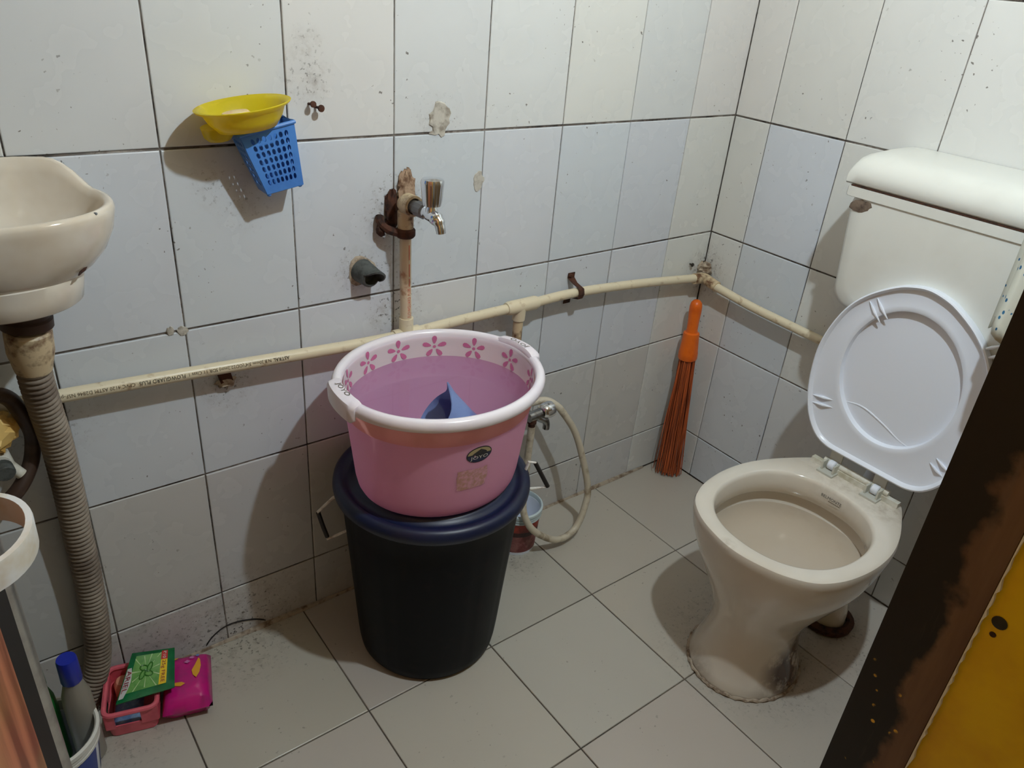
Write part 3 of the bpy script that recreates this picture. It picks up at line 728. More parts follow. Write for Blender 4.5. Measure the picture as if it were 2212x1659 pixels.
# front corners measured on the wall, basket tapers downwards
FYB, BYB = -.060, -.012
TLf, TRf = Vector((-1.267, FYB, 1.061)), Vector((-1.180, FYB, 1.079)); BRf, BLf = Vector((-1.167, FYB, .978)), Vector((-1.228, FYB, .967))
TLb, TRb, BRb, BLb = [Vector((p.x, BYB, p.z)) for p in (TLf, TRf, BRf, BLf)]
for p in (BRb, BLb): p.y = BYB-.004
for p in (BRf, BLf): p.y = FYB+.006
def holed(tl, tr, br, bl, nx, ny, mx, mt, mb, k=.34):
    """panel split in cells, each cell with an oval hole"""
    def P(u, v): return (tl*(1-u)+tr*u)*(1-v)+(bl*(1-u)+br*u)*v
    us = [0]+[mx+(1-2*mx)*i/nx for i in range(nx+1)]+[1]; vs_ = [0]+[mt+(1-mt-mb)*i/ny for i in range(ny+1)]+[1]
    V, Fc = [], []
    for i in range(nx+2):
        for j in range(ny+2):
            u0, u1, v0, v1 = us[i], us[i+1], vs_[j], vs_[j+1]
            b = len(V)
            if 0 < i < nx+1 and 0 < j < ny+1:
                n = 16
                sq = []
                for q in range(n):
                    t = q/4
                    s = int(t) % 4; f = t-int(t)
                    sq.append([(u0+(u1-u0)*f, v0), (u1, v0+(v1-v0)*f), (u1-(u1-u0)*f, v1), (u0, v1-(v1-v0)*f)][s])
                V += [tuple(P(*p)) for p in sq]
                cu, cv = (u0+u1)/2, (v0+v1)/2
                V += [tuple(P(cu+(u1-u0)*k*.82*math.cos(math.radians(-135+22.5*q)), cv+(v1-v0)*k*math.sin(math.radians(-135+22.5*q)))) for q in range(n)]
                for q in range(n):
                    r = (q+1) % n
                    Fc.append((b+q, b+r, b+n+r, b+n+q))
            else:
                V += [tuple(P(*p)) for p in ((u0, v0), (u1, v0), (u1, v1), (u0, v1))]; Fc.append((b, b+1, b+2, b+3))
    return V, Fc
def panel(name, vf):
    o = obj(name, vf, m_blue, basket, smooth=0)
    so = o.modifiers.new('thick', 'SOLIDIFY'); so.thickness = .0016; so.offset = 0
    return o
panel('front_panel', holed(TLf, TRf, BRf, BLf, 7, 7, .12, .08, .12, .41))
panel('side_panel', holed(TLb, TLf, BLf, BLb, 4, 7, .12, .10, .12))
panel('side_panel', holed(TRf, TRb, BRb, BRf, 4, 7, .12, .10, .12))
panel('back_panel', ([tuple(p) for p in (TLb, TRb, BRb, BLb)], [(0, 1, 2, 3)]))
panel('base', ([tuple(p) for p in (BLf, BRf, BRb, BLb)], [(0, 1, 2, 3)]))
obj('rim', tube([TLf+Vector((-.001, -.001, 0)), TRf+Vector((.001, -.001, 0)), TRb, TLb, TLf+Vector((-.001, -.001, 0))], .0032, 8), m_blue, basket)
for p in (BLf, BRf): obj('foot', sphere(p+Vector((.004 if p is BLf else -.004, .004, -.001)), .004, .004, .004, 10, 6), m_blue, basket)

# ------------------------------------------------------------------ dark pail with lid
PC = Vector((-.993, -.205, 0))
pail = thing('storage_pail', PC, 'tall dark navy plastic pail with lid on the floor under the pink tub', 'pail')
obj('pail_body', lathe([(.125, .004), (.138, 0), (.146, .012), (.149, .03), (.152, .06), (.1595, .16), (.1675, .26), (.1745, .345), (.1785, .398), (.181, .403), (.181, .415), (.174, .415), (.158, .28)], PC, 96, cap0=True, flute=lambda a, z: (-.010*max(0, math.cos(12*a))**8 if .02 < z < .36 else 0)), m_pailb, pail, smooth=40)
obj('pail_lid', lathe([(.181, .405), (.190, .405), (.1935, .409), (.1945, .418), (.193, .427), (.187, .433), (.179, .435), (.173, .431), (.168, .426), (.160, .426), (.154, .432), (.147, .438), (.02, .438)], PC, 72, cap1=True), m_navylid, pail, smooth=50)
hl = [(-1.135, -.105, .366), (-1.158, -.099, .363), (-1.184, -.082, .327), (-1.177, -.086, .29), (-1.171, -.091, .257), (-1.134, -.114, .281), (-1.132, -.115, .302), (-1.125, -.120, .305)]
h1 = obj('wire_handle', tube(hl, .0032, 8), m_wire, pail)
obj('sleeve', tube([Vector(hl[2])+Vector((0, 0, -.002)), hl[3], Vector(hl[4])+Vector((0, 0, .006))], .0046, 8), m_wiregrip, h1)
hr = [(-.850, -.270, .425), (-.835, -.292, .448), (-.828, -.300, .449), (-.801, -.318, .394), (-.827, -.301, .386), (-.840, -.292, .384)]
hr = [(-.845, -.270, .372), (-.832, -.292, .372), (-.800, -.318, .440), (-.796, -.320, .440), (-.770, -.335, .385), (-.800, -.318, .372), (-.838, -.290, .352)]
hr = [(-.842, -.285, .375), (-.825, -.298, .452), (-.814, -.304, .449), (-.789, -.322, .392), (-.815, -.305, .386), (-.840, -.288, .384)]
h2 = obj('wire_handle', tube(hr, .0032, 8), m_wire, pail)
obj('sleeve', tube([hr[2], hr[3]], .0046, 8), m_wiregrip, h2)

# ------------------------------------------------------------------ pink tub full of water
TC = Vector((-.994, -.223, .439))
TS, TA = 1.13, .0385
tub = thing('wash_tub', TC, 'round pink plastic tub with white rim standing on the dark pail', 'tub')
def tubR(z):
    return .1395+(.1620-.1395)*(z/.217)
prof_o = [(.122, .004), (.129, .0), (.1355, .005), (.1395, .014)]+[(tubR(z), z) for z in (.03, .07, .11, .168)]
prof_i = [(tubR(z)-.0035, z) for z in (.177, .15, .11, .07, .03, .010)]+[(.08, .008), (.01, .008)]
obj('tub_body', lathe(prof_o, TC, 72, TS, TA, True, False), m_pink, tub, smooth=45)
obj('tub_inside', lathe(prof_i, TC, 72, TS, TA, False, True), translucent('lilac_pink_inside', sr(240, 198, 230), sr(250, 215, 232), .3, .35), tub, smooth=45)
obj('outer_band', lathe([(tubR(.168)+.0002, .168), (tubR(.171)+.0016, .171), (tubR(.214)+.0016, .214), (tubR(.214)-.001, .214)], TC, 72, TS, TA), m_orange_band, tub, label='salmon band under the rim')
obj('inner_band', lathe([(tubR(.177)-.0036, .177), (tubR(.218)-.004, .218)], TC, 72, TS, TA), m_band, tub, label='pale band inside the rim')
# rolled rim, dipped outwards at two grips
RZ, RR = .2215, .1650
def rim_pt(a, k=0):
    g = 0.0
    x, y = RR*TS*math.cos(a), RR*math.sin(a)
    ca, sa = math.cos(TA), math.sin(TA)
    return Vector((TC.x+x*ca-y*sa, TC.y+x*sa+y*ca, TC.z+RZ))
rings = []
NRI = 96
for j in range(NRI):
    a = 2*math.pi*j/NRI; c = rim_pt(a); o_ = Vector((c.x-TC.x, c.y-TC.y, 0)).normalized()
    ring = []
    for (dr, dz) in ((-.0055, -.008), (-.006, .000), (-.003, .0065), (.003, .0085), (.0095, .006), (.013, -.001), (.0125, -.010), (.010, -.013), (.008, -.009), (.003, -.003)):
        ring.append(c+o_*dr+Vector((0, 0, dz)))
    rings.append(ring)
rings.append(rings[0])
obj('rim', loft(rings, True), m_tubwhite, tub, smooth=60)
def grip(world_ang, name):
    la = world_ang-TA
    la = math.atan2(math.sin(la)*TS, math.cos(la))
    rings = []
    for i in range(15):
        f = i/14; a = la+(f-.5)*.62
        c = rim_pt(a); o_ = Vector((c.x-TC.x, c.y-TC.y, 0)).normalized()
        k = 1 if 0 < i < 14 else .75
        lift = .0035*math.sin(math.pi*f)
        rings.append([c+o_*(dr*k)+Vector((0, 0, dz*k+lift)) for dr, dz in ((-.004, -.004), (-.005, .004), (-.002, .0105), (.008, .0105), (.018, .007), (.0205, .0), (.0195, -.024), (.016, -.026), (.015, -.006), (.004, -.004))])
    o = obj(name, loft(rings, True, True, True), m_tubwhite, tub, smooth=50)
    def mp(s, t):
        a = la+(s-.0235)/RR; c = rim_pt(a); o_ = Vector((c.x-TC.x, c.y-TC.y, 0)).normalized()
        return c+o_*(.0072-t*1.0)+Vector((0, 0, .0110+.0035+t*.25*0))
    text('lettering', 'JOYO', .0125, mp, m_brownink, o, width=.047)
    return o
grip(math.radians(177), 'grip')
grip(math.radians(4), 'grip')
# flower prints on the inner band
def on_inner(a0, z0, s, t):
    z = z0+t; r = tubR(z)-.0046; a = a0+s/r
    x, y = r*TS*math.cos(a), r*math.sin(a); ca, sa = math.cos(TA), math.sin(TA)
    return Vector((TC.x+x*ca-y*sa, TC.y+x*sa+y*ca, TC.z+z))
def flower(a0, z0):
    parts = []
    for k in range(5):
        th = math.pi/2+k*2*math.pi/5
        pts = []
        for q in range(10):
            f = 2*math.pi*q/10
            l = .0145+.0085*math.cos(f)
            w = .0058*math.sin(f)*(.45+.6*(1+math.cos(f))/2)
            pts.append(on_inner(a0, z0, -(l*math.cos(th)-w*math.sin(th)), l*math.sin(th)+w*math.cos(th)))
        parts.append((pts, [tuple(range(10))]))
    parts.append(([on_inner(a0, z0, .0032*math.cos(2*math.pi*q/8), .0032*math.sin(2*math.pi*q/8)) for q in range(8)], [tuple(range(8))]))
    return join(*parts)
for k in range(13):
    wa = math.radians(90+k*27.7)-TA
    obj('flower_print', flower(math.atan2(math.sin(wa)*TS, math.cos(wa)), .1975), m_petal, tub, smooth=0)
obj('water', lathe([(tubR(.177)-.004, .177), (.01, .177)], TC, 72, TS, TA, cap1=True), m_water, tub, label='clear water filling the tub')
# sticker and worn label outside
def on_outer(wa, z0, s, t, off=.0008):
    z = z0+t; r = tubR(z)+off; a0 = wa-TA; a0 = math.atan2(math.sin(a0)*TS, math.cos(a0)); a = a0+s/r
    x, y = r*TS*math.cos(a), r*math.sin(a); ca, sa = math.cos(TA), math.sin(TA)
    return Vector((TC.x+x*ca-y*sa, TC.y+x*sa+y*ca, TC.z+z))
m_stk = M('navy_sticker', sr(46, 52, 78), None, rough=.35); m_gold = M('gold_sticker', sr(186, 172, 128), None, rough=.35); m_stkrim = M('sticker_border', sr(44, 44, 48), None, rough=.4)
SA, SZ = math.radians(-96), .141
st = obj('sticker', ([on_outer(SA, SZ, .0225*math.cos(2*math.pi*q/28), .0170*math.sin(2*math.pi*q/28), .0006) for q in range(28)], [tuple(range(28))]), m_stkrim, tub, smooth=0)
obj('sticker_half', ([on_outer(SA, SZ, .0205*math.cos(math.pi*q/16), .001+.0140*math.sin(math.pi*q/16), .0010) for q in range(17)], [tuple(range(17))]), m_gold, st, smooth=0)
obj('sticker_half', ([on_outer(SA, SZ, .0205*math.cos(-math.pi*q/16), -.001+.0140*math.sin(-math.pi*q/16), .0010) for q in range(17)], [tuple(range(17))]), m_stk, st, smooth=0)
text('lettering', 'JOYO', .0098, lambda s, t: on_outer(SA, SZ, s-.0155, t-.0088, .0014), m_white, st, width=.031)
text('lettering', 'U', .007, lambda s, t: on_outer(SA, SZ, s-.0015, t+.0045, .0014), m_brownink, st, width=.004)
gr = [(u, v) for u in range(7) for v in range(7)]
rg = random.Random(11)
V = [on_outer(math.radians(-99), .088, -.026+.052*u/6+rg.uniform(-.0015, .0015), -.022+.044*v/6+rg.uniform(-.0015, .0015), .0005) for v in range(7) for u in range(7)]
obj('worn_label', (V, [(v*7+u, v*7+u+1, v*7+u+8, v*7+u+7) for v in range(6) for u in range(6)]), M('worn_label_residue', sr(192, 146, 132), sr(216, 160, 178), 130, .40, .60, rough=.7), tub, smooth=0, label='brownish worn label')

# blue mug floating in the tub: open jug tilted over, its pouring lip sticking up
mug = thing('bath_mug', (-.995, -.275, .59), 'blue plastic bath mug half sunk in the pink tub', 'mug')
mb = Vector((-.968, -.300, .549)); ma = Vector((-.72, .32, .62)).normalized()
mu = Vector((0, 0, 1)); mu = (mu-ma*mu.dot(ma)).normalized(); mw = ma.cross(mu)
def mring(r, d, lip=0.0, n=36):
    out = []
    for j in range(n):
        a = 2*math.pi*j/n; k = max(0, math.cos(a))**10*lip
        out.append(mb+ma*(d+k*.55)+(mu*math.cos(a)*(1+k*6)+mw*math.sin(a))*r)
    return out
obj('mug_body', loft([mring(.036, 0), mring(.042, .004), mring(.046, .04), mring(.0495, .078, .03), mring(.052, .092, .05), mring(.0505, .093, .05), mring(.048, .078, .03), mring(.0445, .04), mring(.040, .006), mring(.01, .006)], True, True, True), m_blue_mug, mug, smooth=50)
hp = [mb+ma*.075-mu*.052, mb+ma*.07-mu*.085, mb+ma*.03-mu*.085, mb+ma*.012-mu*.05]
obj('handle', tube(cat(hp, 4), .006, 10), m_blue_mug, mug)

# ------------------------------------------------------------------ bib tap and hose behind the pail
tap2 = thing('bib_tap', (-.655, -.09, .40), 'dull metal bib tap low on the wall behind the pink tub', 'tap')
obj('tap_body', join(tube(cat([(-.669, -.034, .405), (-.668, -.06, .405), (-.655, -.10, .402)], 4), .0105, 14), tube([(-.667, -.10, .402), (-.632, -.10, .404)], .0125, 14)), m_dullchrome, tap2)
obj('spout', tube(cat([(-.645, -.10, .400), (-.634, -.106, .392), (-.622, -.108, .386), (-.617, -.109, .374), (-.617, -.109, .362)], 4), [.009]*10+[.0085]*7, 14), m_dullchrome, tap2)
obj('nipple', lathe_ax([(.011, 0), (.011, .014), (.0085, .016), (.0085, .034), (.0070, .036)], (-.655, -.10, .398), (.0, 0, -1), 14), m_rust, tap2)
obj('knob', lathe_ax([(.010, 0), (.016, .003), (.0195, .012), (.0205, .026), (.0185, .034), (.012, .037), (.001, .038)], (-.632, -.10, .406), (1, 0, .05), 40, flute=lambda a, d: -.05*max(0, math.cos(6*a))**2 if d < .03 else 0), m_chrome, tap2, smooth=50)
hose = tube(cat([(-.655, -.100, .375), (-.655, -.100, .348), (-.657, -.100, .270), (-.670, -.115, .203), (-.679, -.132, .150), (-.652, -.148, .092), (-.571, -.150, .030), (-.504, -.145, .036), (-.473, -.138, .094), (-.463, -.128, .144), (-.487, -.112, .246), (-.513, -.101, .318), (-.551, -.090, .378), (-.570, -.080, .400), (-.592, -.065, .410), (-.630, -.055, .407), (-.660, -.050, .405)], 6), .0088, 14)
tag(obj('shower_hose', hose, m_hose), 'off-white flexible hose looping from the bib tap to the floor', 'hose')
# small paint bucket
BC = Vector((-.648, -.074, 0))
bk = thing('paint_bucket', BC, 'small used paint bucket with red label behind the dark pail', 'bucket')
obj('bucket_body', lathe([(.046, .002), (.050, 0), (.051, .004), (.0575, .118), (.056, .118), (.050, .006), (.01, .005)], BC, 40, cap0=True, cap1=True), m_whitepl, bk)
obj('bucket_rim', lathe([(.0575, .104), (.0605, .105), (.0605, .109), (.0585, .110), (.0612, .113), (.0612, .118), (.0585, .119), (.0625, .122), (.0625, .129), (.058, .131), (.0565, .128), (.0565, .118)], BC, 40), M('pale_bucket_rim', sr(198, 212, 216), None, rough=.35), bk)
obj('label_band', lathe([(.0515, .010), (.0548, .062)], (BC.x, BC.y, 0), 40), M('dark_red_label', sr(112, 52, 52), sr(150, 96, 92), 40, rough=.5), bk)
obj('label_band', lathe([(.0548, .062), (.0556, .076)], (BC.x, BC.y, 0), 40), M('maroon_label', sr(60, 28, 28), None, rough=.5), bk)
obj('label_band', lathe([(.0556, .076), (.0574, .104)], (BC.x, BC.y, 0), 40), M('red_label', sr(170, 58, 40), sr(120, 40, 34), 25, rough=.5), bk)

# ------------------------------------------------------------------ broom in the corner
br_top, br_bot = Vector((-.062, -.047, .566)), Vector((-.056, -.068, 0))
bax = (br_top-br_bot).normalized(); BL = (br_top-br_bot).length
broom = thing('stick_broom', br_bot, 'orange-handled broom of stiff brown bristles leaning in the corner', 'broom')
def bp(d): return br_top-bax*d
obj('handle', lathe_ax([(.002, 0), (.009, .002), (.0150, .009), (.0170, .020), (.0172, .034), (.0155, .06), (.0150, .085), (.0165, .098)], br_top, -bax, 24), m_orange, broom, smooth=50)
fer = obj('ferrule', lathe_ax([(.0165, .094), (.0215, .097), (.0225, .101), (.0225, .108), (.0255, .150), (.0268, .156), (.0270, .172), (.0255, .176), (.0235, .172)], br_top, -bax, 28), m_orange, broom, smooth=40)
rg = random.Random(21); parts = []
wx, wy = Vector((.78, -.62, 0)), Vector((.62, .78, 0))
for i in range(150):
    a = rg.uniform(0, 2*math.pi); r = math.sqrt(rg.random())
    s = bp(.168)+(wx*math.cos(a)+wy*math.sin(a))*r*.022
    spread = rg.gauss(1.0, .12)
    e = br_bot+(wx*math.cos(a)*.040*spread+wy*math.sin(a)*.024)*r+Vector((0, 0, .004+.014*rg.random()**2))
    if rg.random() < .14: e += wx*rg.uniform(-.022, .004)
    e.x = min(e.x, -.008); e.y = min(e.y, -.008)
    mid = (s+e)/2+Vector((rg.uniform(-.003, .003), rg.uniform(-.003, .003), 0))
    parts.append(tube([s, mid, e], [.0018, .0017, .0012], 4))
o = obj('bristles', join(*parts), m_bristle, broom, smooth=60); o['kind'] = 'stuff'

# ------------------------------------------------------------------ wash basin (left, cut by the frame)
bas = thing('wash_basin', (-1.605, 0, .86), 'white ceramic wall basin above the grey corrugated waste hose', 'basin')
BCX, BCY, BRZ = -1.607, -.098, 1.000
def bring(z, a, b, cy=BCY, e=2.3, n=72, lift=0.0):
    out = []
    for j in range(n):
        t = 2*math.pi*j/n; c, s = math.cos(t), math.sin(t)
        rr = (abs(c)**e+abs(s)**e)**(-1/e)
        y = min(cy+b*rr*s, -.0015)
        k = min(max((s-.42)/.40, 0.0), 1.0); k = k*k*(3-2*k)
        out.append(Vector((BCX+a*rr*c, y, z+lift*k)))
    return out
bo = [bring(.893, .072, .060, -.095, 2), bring(.903, .092, .074, -.096, 2), bring(.918, .110, .085, -.097, 2.1), bring(.94, .127, .094), bring(.965, .139, .101), bring(.985, .1435, .105, lift=.01), bring(.993, .1445, .106, lift=.032), bring(.9985, .1425, .1045, lift=.036), bring(1.0005, .138, .100, lift=.037),
      bring(.999, .133, .095, lift=.036), bring(.99, .1285, .090, lift=.028), bring(.975, .123, .085, lift=.008), bring(.95, .106, .072), bring(.93, .075, .05), bring(.922, .03, .02), bring(.921, .012, .01)]
basin = obj('bowl', loft(bo, True, True, True), m_ceramic, bas, smooth=60)
obj('collar', loft([bring(.866, .084, .073, -.094, 2), bring(.869, .088, .077, -.094, 2), bring(.890, .092, .080, -.094, 2), bring(.908, .094, .081, -.096, 2), bring(.92, .088, .070, -.096, 2)], True, True, True), m_ceramic, bas, smooth=50)
obj('chip_mark', join(lathe_ax([(.0028, -.002), (.0022, .0008)], (-1.4978, -.1724, .9920), (.61, -.73, .2), 10), lathe_ax([(.0022, -.002), (.0016, .0008)], (-1.4972, -.1722, .9985), (.61, -.73, .31), 10)), m_greypl, bas)
obj('dirt_streak', tube([(-1.530, -.163, .9165), (-1.522, -.1575, .9225), (-1.515, -.150, .925)], [.0008, .0030, .001], 8), m_rust, bas)
# waste coupling and corrugated hose
wz = cat([(-1.593, -.098, .872), (-1.597, -.098, .825), (-1.601, -.090, .751), (-1.598, -.075, .688), (-1.593, -.055, .609), (-1.592, -.040, .509), (-1.594, -.032, .407), (-1.595, -.029, .311), (-1.599, -.028, .223), (-1.606, -.028, .145), (-1.618, -.029, .091), (-1.640, -.031, .040), (-1.652, -.032, .0)], 40)
whose = thing('waste_hose', (-1.65, -.032, 0), 'grey corrugated waste hose hanging from the basin to the floor', 'hose')
# resample evenly, then corrugate
acc = [0]
for i in range(1, len(wz)): acc.append(acc[-1]+(wz[i]-wz[i-1]).length)
def along(d):
    import bisect
    i = min(max(bisect.bisect_left(acc, d), 1), len(wz)-1)
    f = (d-acc[i-1])/max(1e-9, acc[i]-acc[i-1])
    return wz[i-1].lerp(wz[i], f)
pitch_ = .0088; d = .108; P, Rr = [], []
while d < acc[-1]-.002:
    for k, rr in ((0, .0196), (.30, .0226), (.5, .0232), (.7, .0226)):
        if d+k*pitch_ < acc[-1]: P.append(along(d+k*pitch_)); Rr.append(rr)
    d += pitch_
obj('corrugated_tube', tube(P, Rr, 22), m_waste, whose, smooth=70)
obj('coupling', lathe_ax([(.026, 0), (.030, .004), (.030, .034), (.0245, .062), (.0235, .066)], along(.046), along(.10)-along(.046), 24), m_creamdirty, whose)
obj('nut', lathe_ax([(.027, -.012), (.029, -.008), (.029, .006), (.033, .008), (.033, .020), (.029, .022)], along(.021), along(.06)-along(.021), 24), M('brown_nut', sr(70, 50, 40), None, rough=.5), whose)
# dark rubber supply hose
bh = cat([(-1.76, -.05, .70), (-1.70, -.055, .722), (-1.655, -.060, .718), (-1.638, -.060, .706), (-1.629, -.058, .680), (-1.622, -.042, .642), (-1.622, -.030, .610), (-1.634, -.040, .575), (-1.660, -.056, .545), (-1.70, -.060, .52), (-1.75, -.055, .515)], 6)
tag(obj('supply_hose', tube(bh, .0115, 14), m_blackrub), 'dark rubber supply hose curling behind the corrugated waste hose', 'hose')
# angle valve with a yellow bag tied round it
valve = thing('angle_valve', (-1.668, -.05, .56), 'small white plastic valve under the basin at the left edge', 'valve')
obj('valve_body', join(tube([(-1.672, -.002, .605), (-1.670, -.062, .603)], .013, 14), tube([(-1.668, -.05, .615), (-1.663, -.052, .585)], .012, 14)), m_oldpl, valve)
obj('valve_cap', lathe_ax([(.013, 0), (.014, .003), (.014, .02), (.012, .023)], (-1.670, -.058, .597), (.1, -1, -.1), 18), m_darkgrey, valve)
obj('valve_outlet', tube([(-1.665, -.05, .598), (-1.648, -.055, .572)], .0085, 14), m_oldpl, valve)
rg = random.Random(15)
vs, fs = sphere((-1.667, -.05, .648), .030, .022, .030, 18, 12)
vs = [(x+rg.uniform(-.004, .004), y+rg.uniform(-.004, .004), z+rg.uniform(-.004, .004)+(.006 if x > -1.66 else 0)) for x, y, z in vs]
tag(obj('yellow_bag', (vs, fs), m_yelcloth, smooth=20), 'crumpled yellow plastic bag tied above the white valve', 'bag')

# ------------------------------------------------------------------ floor clutter, bottom left
O0 = Vector((-1.630, -.118, 0)); eu = Vector((.960, -.279, 0)); ev = Vector((.279, .960, 0)); ez = Vector((0, 0, 1))
def tp(u, v, z): return O0+eu*u+ev*v+ez*z
m_tray = M('salmon_tray_plastic', sr(232, 108, 122), sr(214, 92, 108), 20, rough=.35)
tray = thing('plastic_tray', tp(.055, .055, 0), 'salmon pink plastic tray holding soap on the floor by the waste hose', 'tray')
def rr2(u0, u1, v0, v1, r, z, n=4, skew=0):
    pts = []
    for (cu, cv, a0) in ((u1-r, v1-r, 0), (u0+r, v1-r, 90), (u0+r, v0+r, 180), (u1-r, v0+r, 270)):
        for k in range(n+1):
            a = math.radians(a0+90*k/n); pts.append(tp(cu+r*math.cos(a), cv+r*math.sin(a), z))
    return pts
def wallseg(u0, v0, u1, v1, z0, z1, th=.0028):
    a, b = tp(u0, v0, 0), tp(u1, v1, 0); d = (b-a).normalized(); n = Vector((-d.y, d.x, 0))
    c = (a+b)/2+ez*((z0+z1)/2)
    return obox(c, d, n, ez, (b-a).length/2, th/2, (z1-z0)/2)
obj('tray_base', loft([rr2(.006, .082, .006, .106, .010, .002), rr2(.004, .084, .004, .108, .010, .006)], True, True, True), m_tray, tray)
obj('tray_wall', loft([rr2(.003, .085, .003, .109, .012, .002), rr2(.000, .088, .000, .112, .013, .03), rr2(.0026, .0854, .0026, .1094, .012, .03), rr2(.006, .082, .006, .106, .010, .004)], True, False, False), m_tray, tray)
obj('tray_rim', tube(rr2(-.001, .089, -.001, .113, .014, .062)+rr2(-.001, .089, -.001, .113, .014, .062)[:1], .0048, 8), m_tray, tray)
for (a, b_) in (((-.0, .0), (.0, .024)), ((.0, .060), (.0, .112)), ((.0, .112), (.088, .112)), ((.060, .0), (.089, .0)), ((.0, .0), (.016, .0)), ((.089, .0), (.089, .112))):
    obj('upright', wallseg(a[0], a[1], b_[0], b_[1], .026, .063), m_tray, tray, smooth=0)
def pillow(u0, u1, v0, v1, z0, z1, n=10, seed=1, jitter=.0015):
    rg = random.Random(seed); V, Fc = [], []
    for s in (1, -1):
        for i in range(n+1):
            for j in range(n+1):
                a, b_ = i/n, j/n
                k = (1-abs(2*a-1)**6)*(1-abs(2*b_-1)**6)
                zz = (z0+z1)/2+s*(z1-z0)/2*max(k, 0)**.5+(rg.uniform(-jitter, jitter) if 0 < i < n and 0 < j < n else 0)
                V.append(tp(u0+(u1-u0)*a, v0+(v1-v0)*b_, max(zz, .001)))
    m = (n+1)**2
    for i in range(n):
        for j in range(n):
            q = i*(n+1)+j
            Fc.append((q, q+1, q+n+2, q+n+1)); Fc.append((m+q, m+q+n+1, m+q+n+2, m+q+1))
    return V, Fc
tag(obj('blue_wrapper', pillow(.010, .060, .012, .070, .008, .030, 8, 4), M('blue_film', sr(96, 128, 176), sr(150, 176, 204), 40, rough=.3), smooth=40), 'crumpled blue wrapper inside the salmon tray', 'wrapper')
tag(obj('soap', loft([rr2(.012, .040, .076, .104, .012, .008), rr2(.009, .043, .073, .107, .014, .016), rr2(.009, .043, .073, .107, .014, .044), rr2(.014, .038, .078, .102, .010, .050)], True, True, True), M('peach_soap', sr(226, 152, 124), None, rough=.45), smooth=45), 'peach soap bar standing in the salmon tray', 'soap')
m_mag = M('magenta_film', sr(206, 32, 128), sr(176, 22, 104), 14, rough=.25)
def packet_mat():
    m, t, b = nt('magenta_printed_film')
    tc = nd(t, 'ShaderNodeTexCoord').outputs['Object']
    c = mixc(t, noise(t, tc, 16, 3, .6, .44, .6), sr(208, 30, 130), sr(176, 40, 120))
    t.links.new(c, b.inputs['Base Color']); b.inputs['Roughness'].default_value = .22
    return m
pk = thing('soap_packet', tp(.15, .05, 0), 'shiny magenta plastic packet beside the salmon tray on the floor', 'packet')
def pz(u, v): 
    a, b_ = (u-.095)/.089, (v+.002)/.126
    k = max(0, (1-abs(2*a-1)**6)*(1-abs(2*b_-1)**6))
    return .029+.027*k**.5
obj('packet_film', pillow(.095, .184, -.002, .124, .002, .056, 12, 2, .0010), packet_mat(), pk, smooth=50)
def patch(name, pts, mat, lift=.0022):
    P = [tp(u, v, pz(u, v)+lift) for u, v in pts]
    c = sum(P, Vector())/len(P); cu = sum(p[0] for p in pts)/len(pts); cv = sum(p[1] for p in pts)/len(pts)
    c = tp(cu, cv, pz(cu, cv)+lift)
    return obj(name, (P+[c], [(i, (i+1) % len(P), len(P)) for i in range(len(P))]), mat, pk, smooth=0)
m_py = M('yellow_print', sr(236, 170, 50), None, rough=.3); m_pb = M('blue_print', sr(110, 140, 206), None, rough=.3); m_pp = M('lilac_print', sr(206, 120, 180), None, rough=.3)
patch('printed_leaf', [(.158, .050), (.164, .062), (.167, .078), (.166, .094), (.163, .100), (.156, .082), (.150, .070), (.152, .058)], m_py)
patch('printed_leaf', [(.118, .040), (.130, .036), (.138, .041), (.132, .046), (.120, .047)], m_py)
patch('printed_leaf', [(.112, .104), (.124, .108), (.126, .113), (.113, .111)], m_py)
patch('printed_flower', [(.158, .106), (.162, .104), (.165, .107), (.163, .112), (.159, .111)], m_pb)
patch('printed_flower', [(.146, .102), (.152, .100), (.156, .103), (.152, .108), (.147, .107)], m_pp)
patch('printed_flower', [(.136, .094), (.142, .090), (.148, .094), (.142, .099)], m_pp)
# green detergent sachet lying on top
SAC = [Vector((-1.481, -.043, .083)), Vector((-1.507, -.130, .074)), Vector((-1.606, -.117, .079)), Vector((-1.554, -.029, .098))]   # b=1:a=0, a=1 ; b=0:a=1, a=0
def sp_(a, b, off=0):
    p = (SAC[3]*(1-a)+SAC[2]*a)*(1-b)+(SAC[0]*(1-a)+SAC[1]*a)*b
    k = max(0, (1-abs(2*a-1)**4)*(1-abs(2*b-1)**4))**.5
    n = (SAC[1]-SAC[0]).cross(SAC[3]-SAC[0]).normalized()
    if n.z < 0: n = -n
    return p+n*(.0035*k+off)
sach = thing('detergent_sachet', (-1.54, -.08, .07), 'green detergent sachet lying across the tray and packet', 'sachet')
n = 10
V = [sp_(i/n, j/n) for i in range(n+1) for j in range(n+1)]+[sp_(i/n, j/n, -.002) for i in range(n+1) for j in range(n+1)]
m2 = (n+1)**2; Fc = []
for i in range(n):
    for j in range(n):
        q = i*(n+1)+j; Fc += [(q, q+1, q+n+2, q+n+1), (m2+q, m2+q+n+1, m2+q+n+2, m2+q+1)]
for i in range(n):
    for (q, r) in ((i, i+1), ((n)*(n+1)+i, n*(n+1)+i+1), (i*(n+1), (i+1)*(n+1)), (i*(n+1)+n, (i+1)*(n+1)+n)): Fc.append((q, r, m2+r, m2+q))
obj('film', (V, Fc), M('green_film', sr(10, 112, 62), sr(4, 92, 48), 20, rough=.22), sach, smooth=40)
